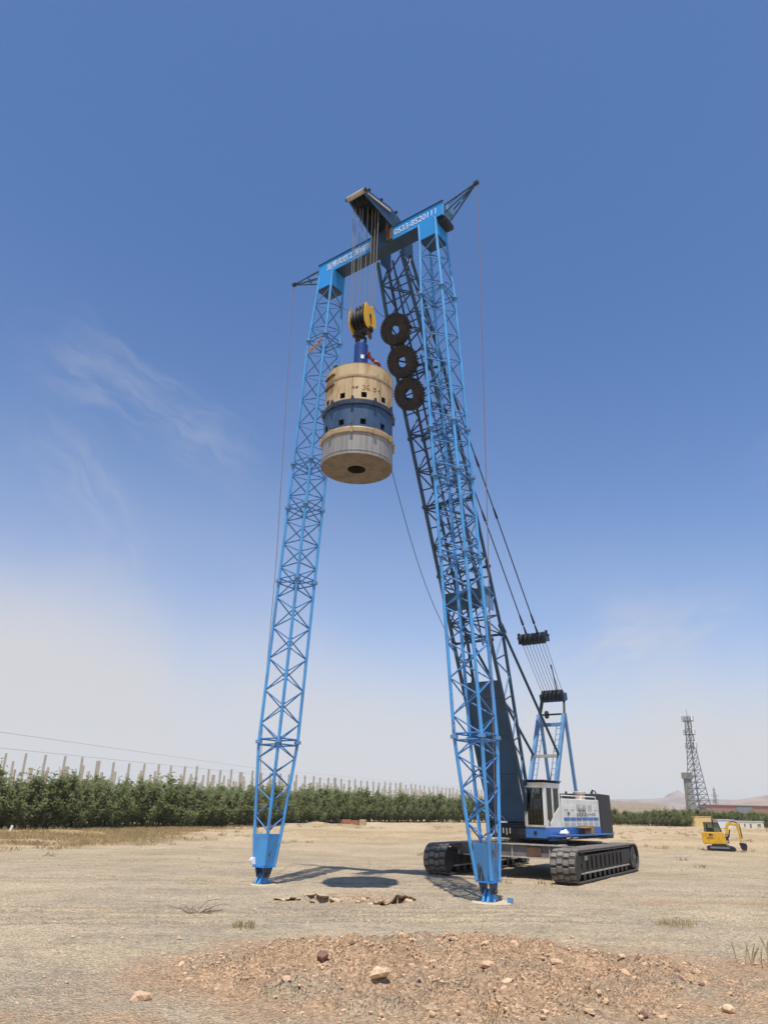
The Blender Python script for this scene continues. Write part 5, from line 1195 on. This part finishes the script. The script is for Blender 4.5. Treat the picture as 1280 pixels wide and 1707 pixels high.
def blades(name, pts, hmin, hmax, nb, spread, mat, label, wdt=.012, lean=.5):
    v, f = [], []
    for x, y in pts:
        z = gh(x, y)
        for _ in range(nb):
            a = random.uniform(0, 6.28); r_ = spread*math.sqrt(random.random()); bx, by = x+r_*math.cos(a), y+r_*math.sin(a); h = random.uniform(hmin, hmax); lx, ly = random.gauss(0, lean)*h, random.gauss(0, lean)*h; t = random.uniform(0, 6.28); wx, wy = math.cos(t)*wdt, math.sin(t)*wdt; k = len(v)
            v += [(bx-wx, by-wy, z-.02), (bx+wx, by+wy, z-.02), (bx+lx*.4+wx*.7, by+ly*.4+wy*.7, z+h*.6), (bx+lx, by+ly, z+h)]; f.append((k, k+1, k+2)); f.append((k, k+2, k+3))
    me = bpy.data.meshes.new(name); me.from_pydata(v, [], f); me.materials.append(mat); return me
# dry grass field at the left in front of the trees, and thin tufts over the plain
pts = []
while len(pts) < 3200:
    x = random.uniform(-48, -9); y = random.uniform(42, 92)
    lim = np.interp(y, [42, 46, 56, 66, 80, 92], [-21, -17.5, -16, -17, -17, -14])
    if x < lim + random.gauss(0, 2.0) and fbm(np.array([x*.13]), np.array([y*.2]), 3)[0] > .40: pts.append((x, y))
me = blades('dry_grass', pts, .06, .30, 20, .6, M['straw'], '', .02, .45); tag(link(bpy.data.objects.new('dry_grass', me)), 'straw coloured dry grass in front of the trees at left', 'grass', None, 'stuff')
pts = []
while len(pts) < 420:
    x = random.uniform(-30, 75); y = random.uniform(30, 140)
    if abs(x) < .62*y+4 and fbm(np.array([x*.16]), np.array([y*.12]), 3)[0] > .55: pts.append((x, y))
me = blades('sparse_weeds', pts, .06, .24, 20, .35, M['straw'], '', .02, .5); tag(link(bpy.data.objects.new('sparse_weeds', me)), 'low withered weeds dotted over the plain', 'weeds', None, 'stuff')
def tuft(x, y, label, n, h, sp, mat='straw_green'):
    me = blades('grass_tuft', [(0, 0)], h*.4, h, n, sp, M[mat], '', .006, .28); z0 = gh(0, 0)
    for v in me.vertices: v.co.z -= z0
    o = link(bpy.data.objects.new('grass_tuft', me)); o.location = (x, y, gh(x, y)); tag(o, label, 'grass')
tuft(7.55, 20.6, 'yellow green grass tuft on the bare ground right of the right pad', 200, .16, .5, 'straw')
tuft(-2.95, 18.6, 'small yellow grass tuft behind the left end of the mound', 120, .17, .25)
tuft(8.3, 16.6, 'tall thin dry weeds at the right edge of the frame', 60, .34, .45)
tuft(7.0, 15.4, 'a few dark green stalks right of the mound', 12, .45, .3)
tuft(1.5, 11.0, 'single dark green stalk sprouting at the front of the mound', 5, .34, .05)
db = thing('dead_bush', (-4.6, 20.9, gh(-4.6, 20.9)), 0, 'dead grey brown twigs of a withered bush left of the pit', 'bush')
for k in range(13):
    a = random.uniform(-.5, .9) if k > 4 else random.uniform(2, 4.3); ln = random.uniform(.35, 1.0) if k > 4 else random.uniform(.3, .6); up_ = random.uniform(.2, .9); q = MB(); pts_ = [Vector((0, 0, -.03))]
    for i in range(4): pts_.append(pts_[-1]+Vector((math.cos(a)*ln/4, math.sin(a)*ln/4, up_*ln/4*(1-.3*i)))+Vector((random.gauss(0, .03), random.gauss(0, .03), random.gauss(0, .03))))
    q.tube(pts_, [.013, .011, .009, .007, .004], 4, caps=False); q.tube([pts_[2], pts_[2]+Vector((random.gauss(0, .12), random.gauss(0, .12), .16))], [.006, .002], 4, caps=False); q.build('twig', M['twig'], db)
mk = link(bpy.data.objects.new('marker_stake', MB().box((0, 0, .2), (.16, .10, .5), Euler((0, .25, 0)).to_matrix()).mesh('marker_stake', M['sticker']))); mk.location = (-29.2, 63, gh(-29.2, 63)); tag(mk, 'short white stake leaning in the dry grass at far left', 'stake')
# ------------------------------------------------------------------ thin dusty air
hz = MB().box((300, 1100, 28), (3800, 2700, 62)).mesh('haze', None)
hm = bpy.data.materials.new('dusty_air'); hm.use_nodes = True; hn = hm.node_tree.nodes; hn.clear()
ho = hn.new('ShaderNodeOutputMaterial'); pv_ = hn.new('ShaderNodeVolumePrincipled'); pv_.inputs['Color'].default_value = (.97, .98, 1, 1); pv_.inputs['Density'].default_value = .00016; pv_.inputs['Anisotropy'].default_value = 0
hm.node_tree.links.new(pv_.outputs[0], ho.inputs['Volume']); hz.materials.append(hm)
tag(link(bpy.data.objects.new('haze', hz)), 'thin pale dusty air over the whole plain', None, None, 'stuff')
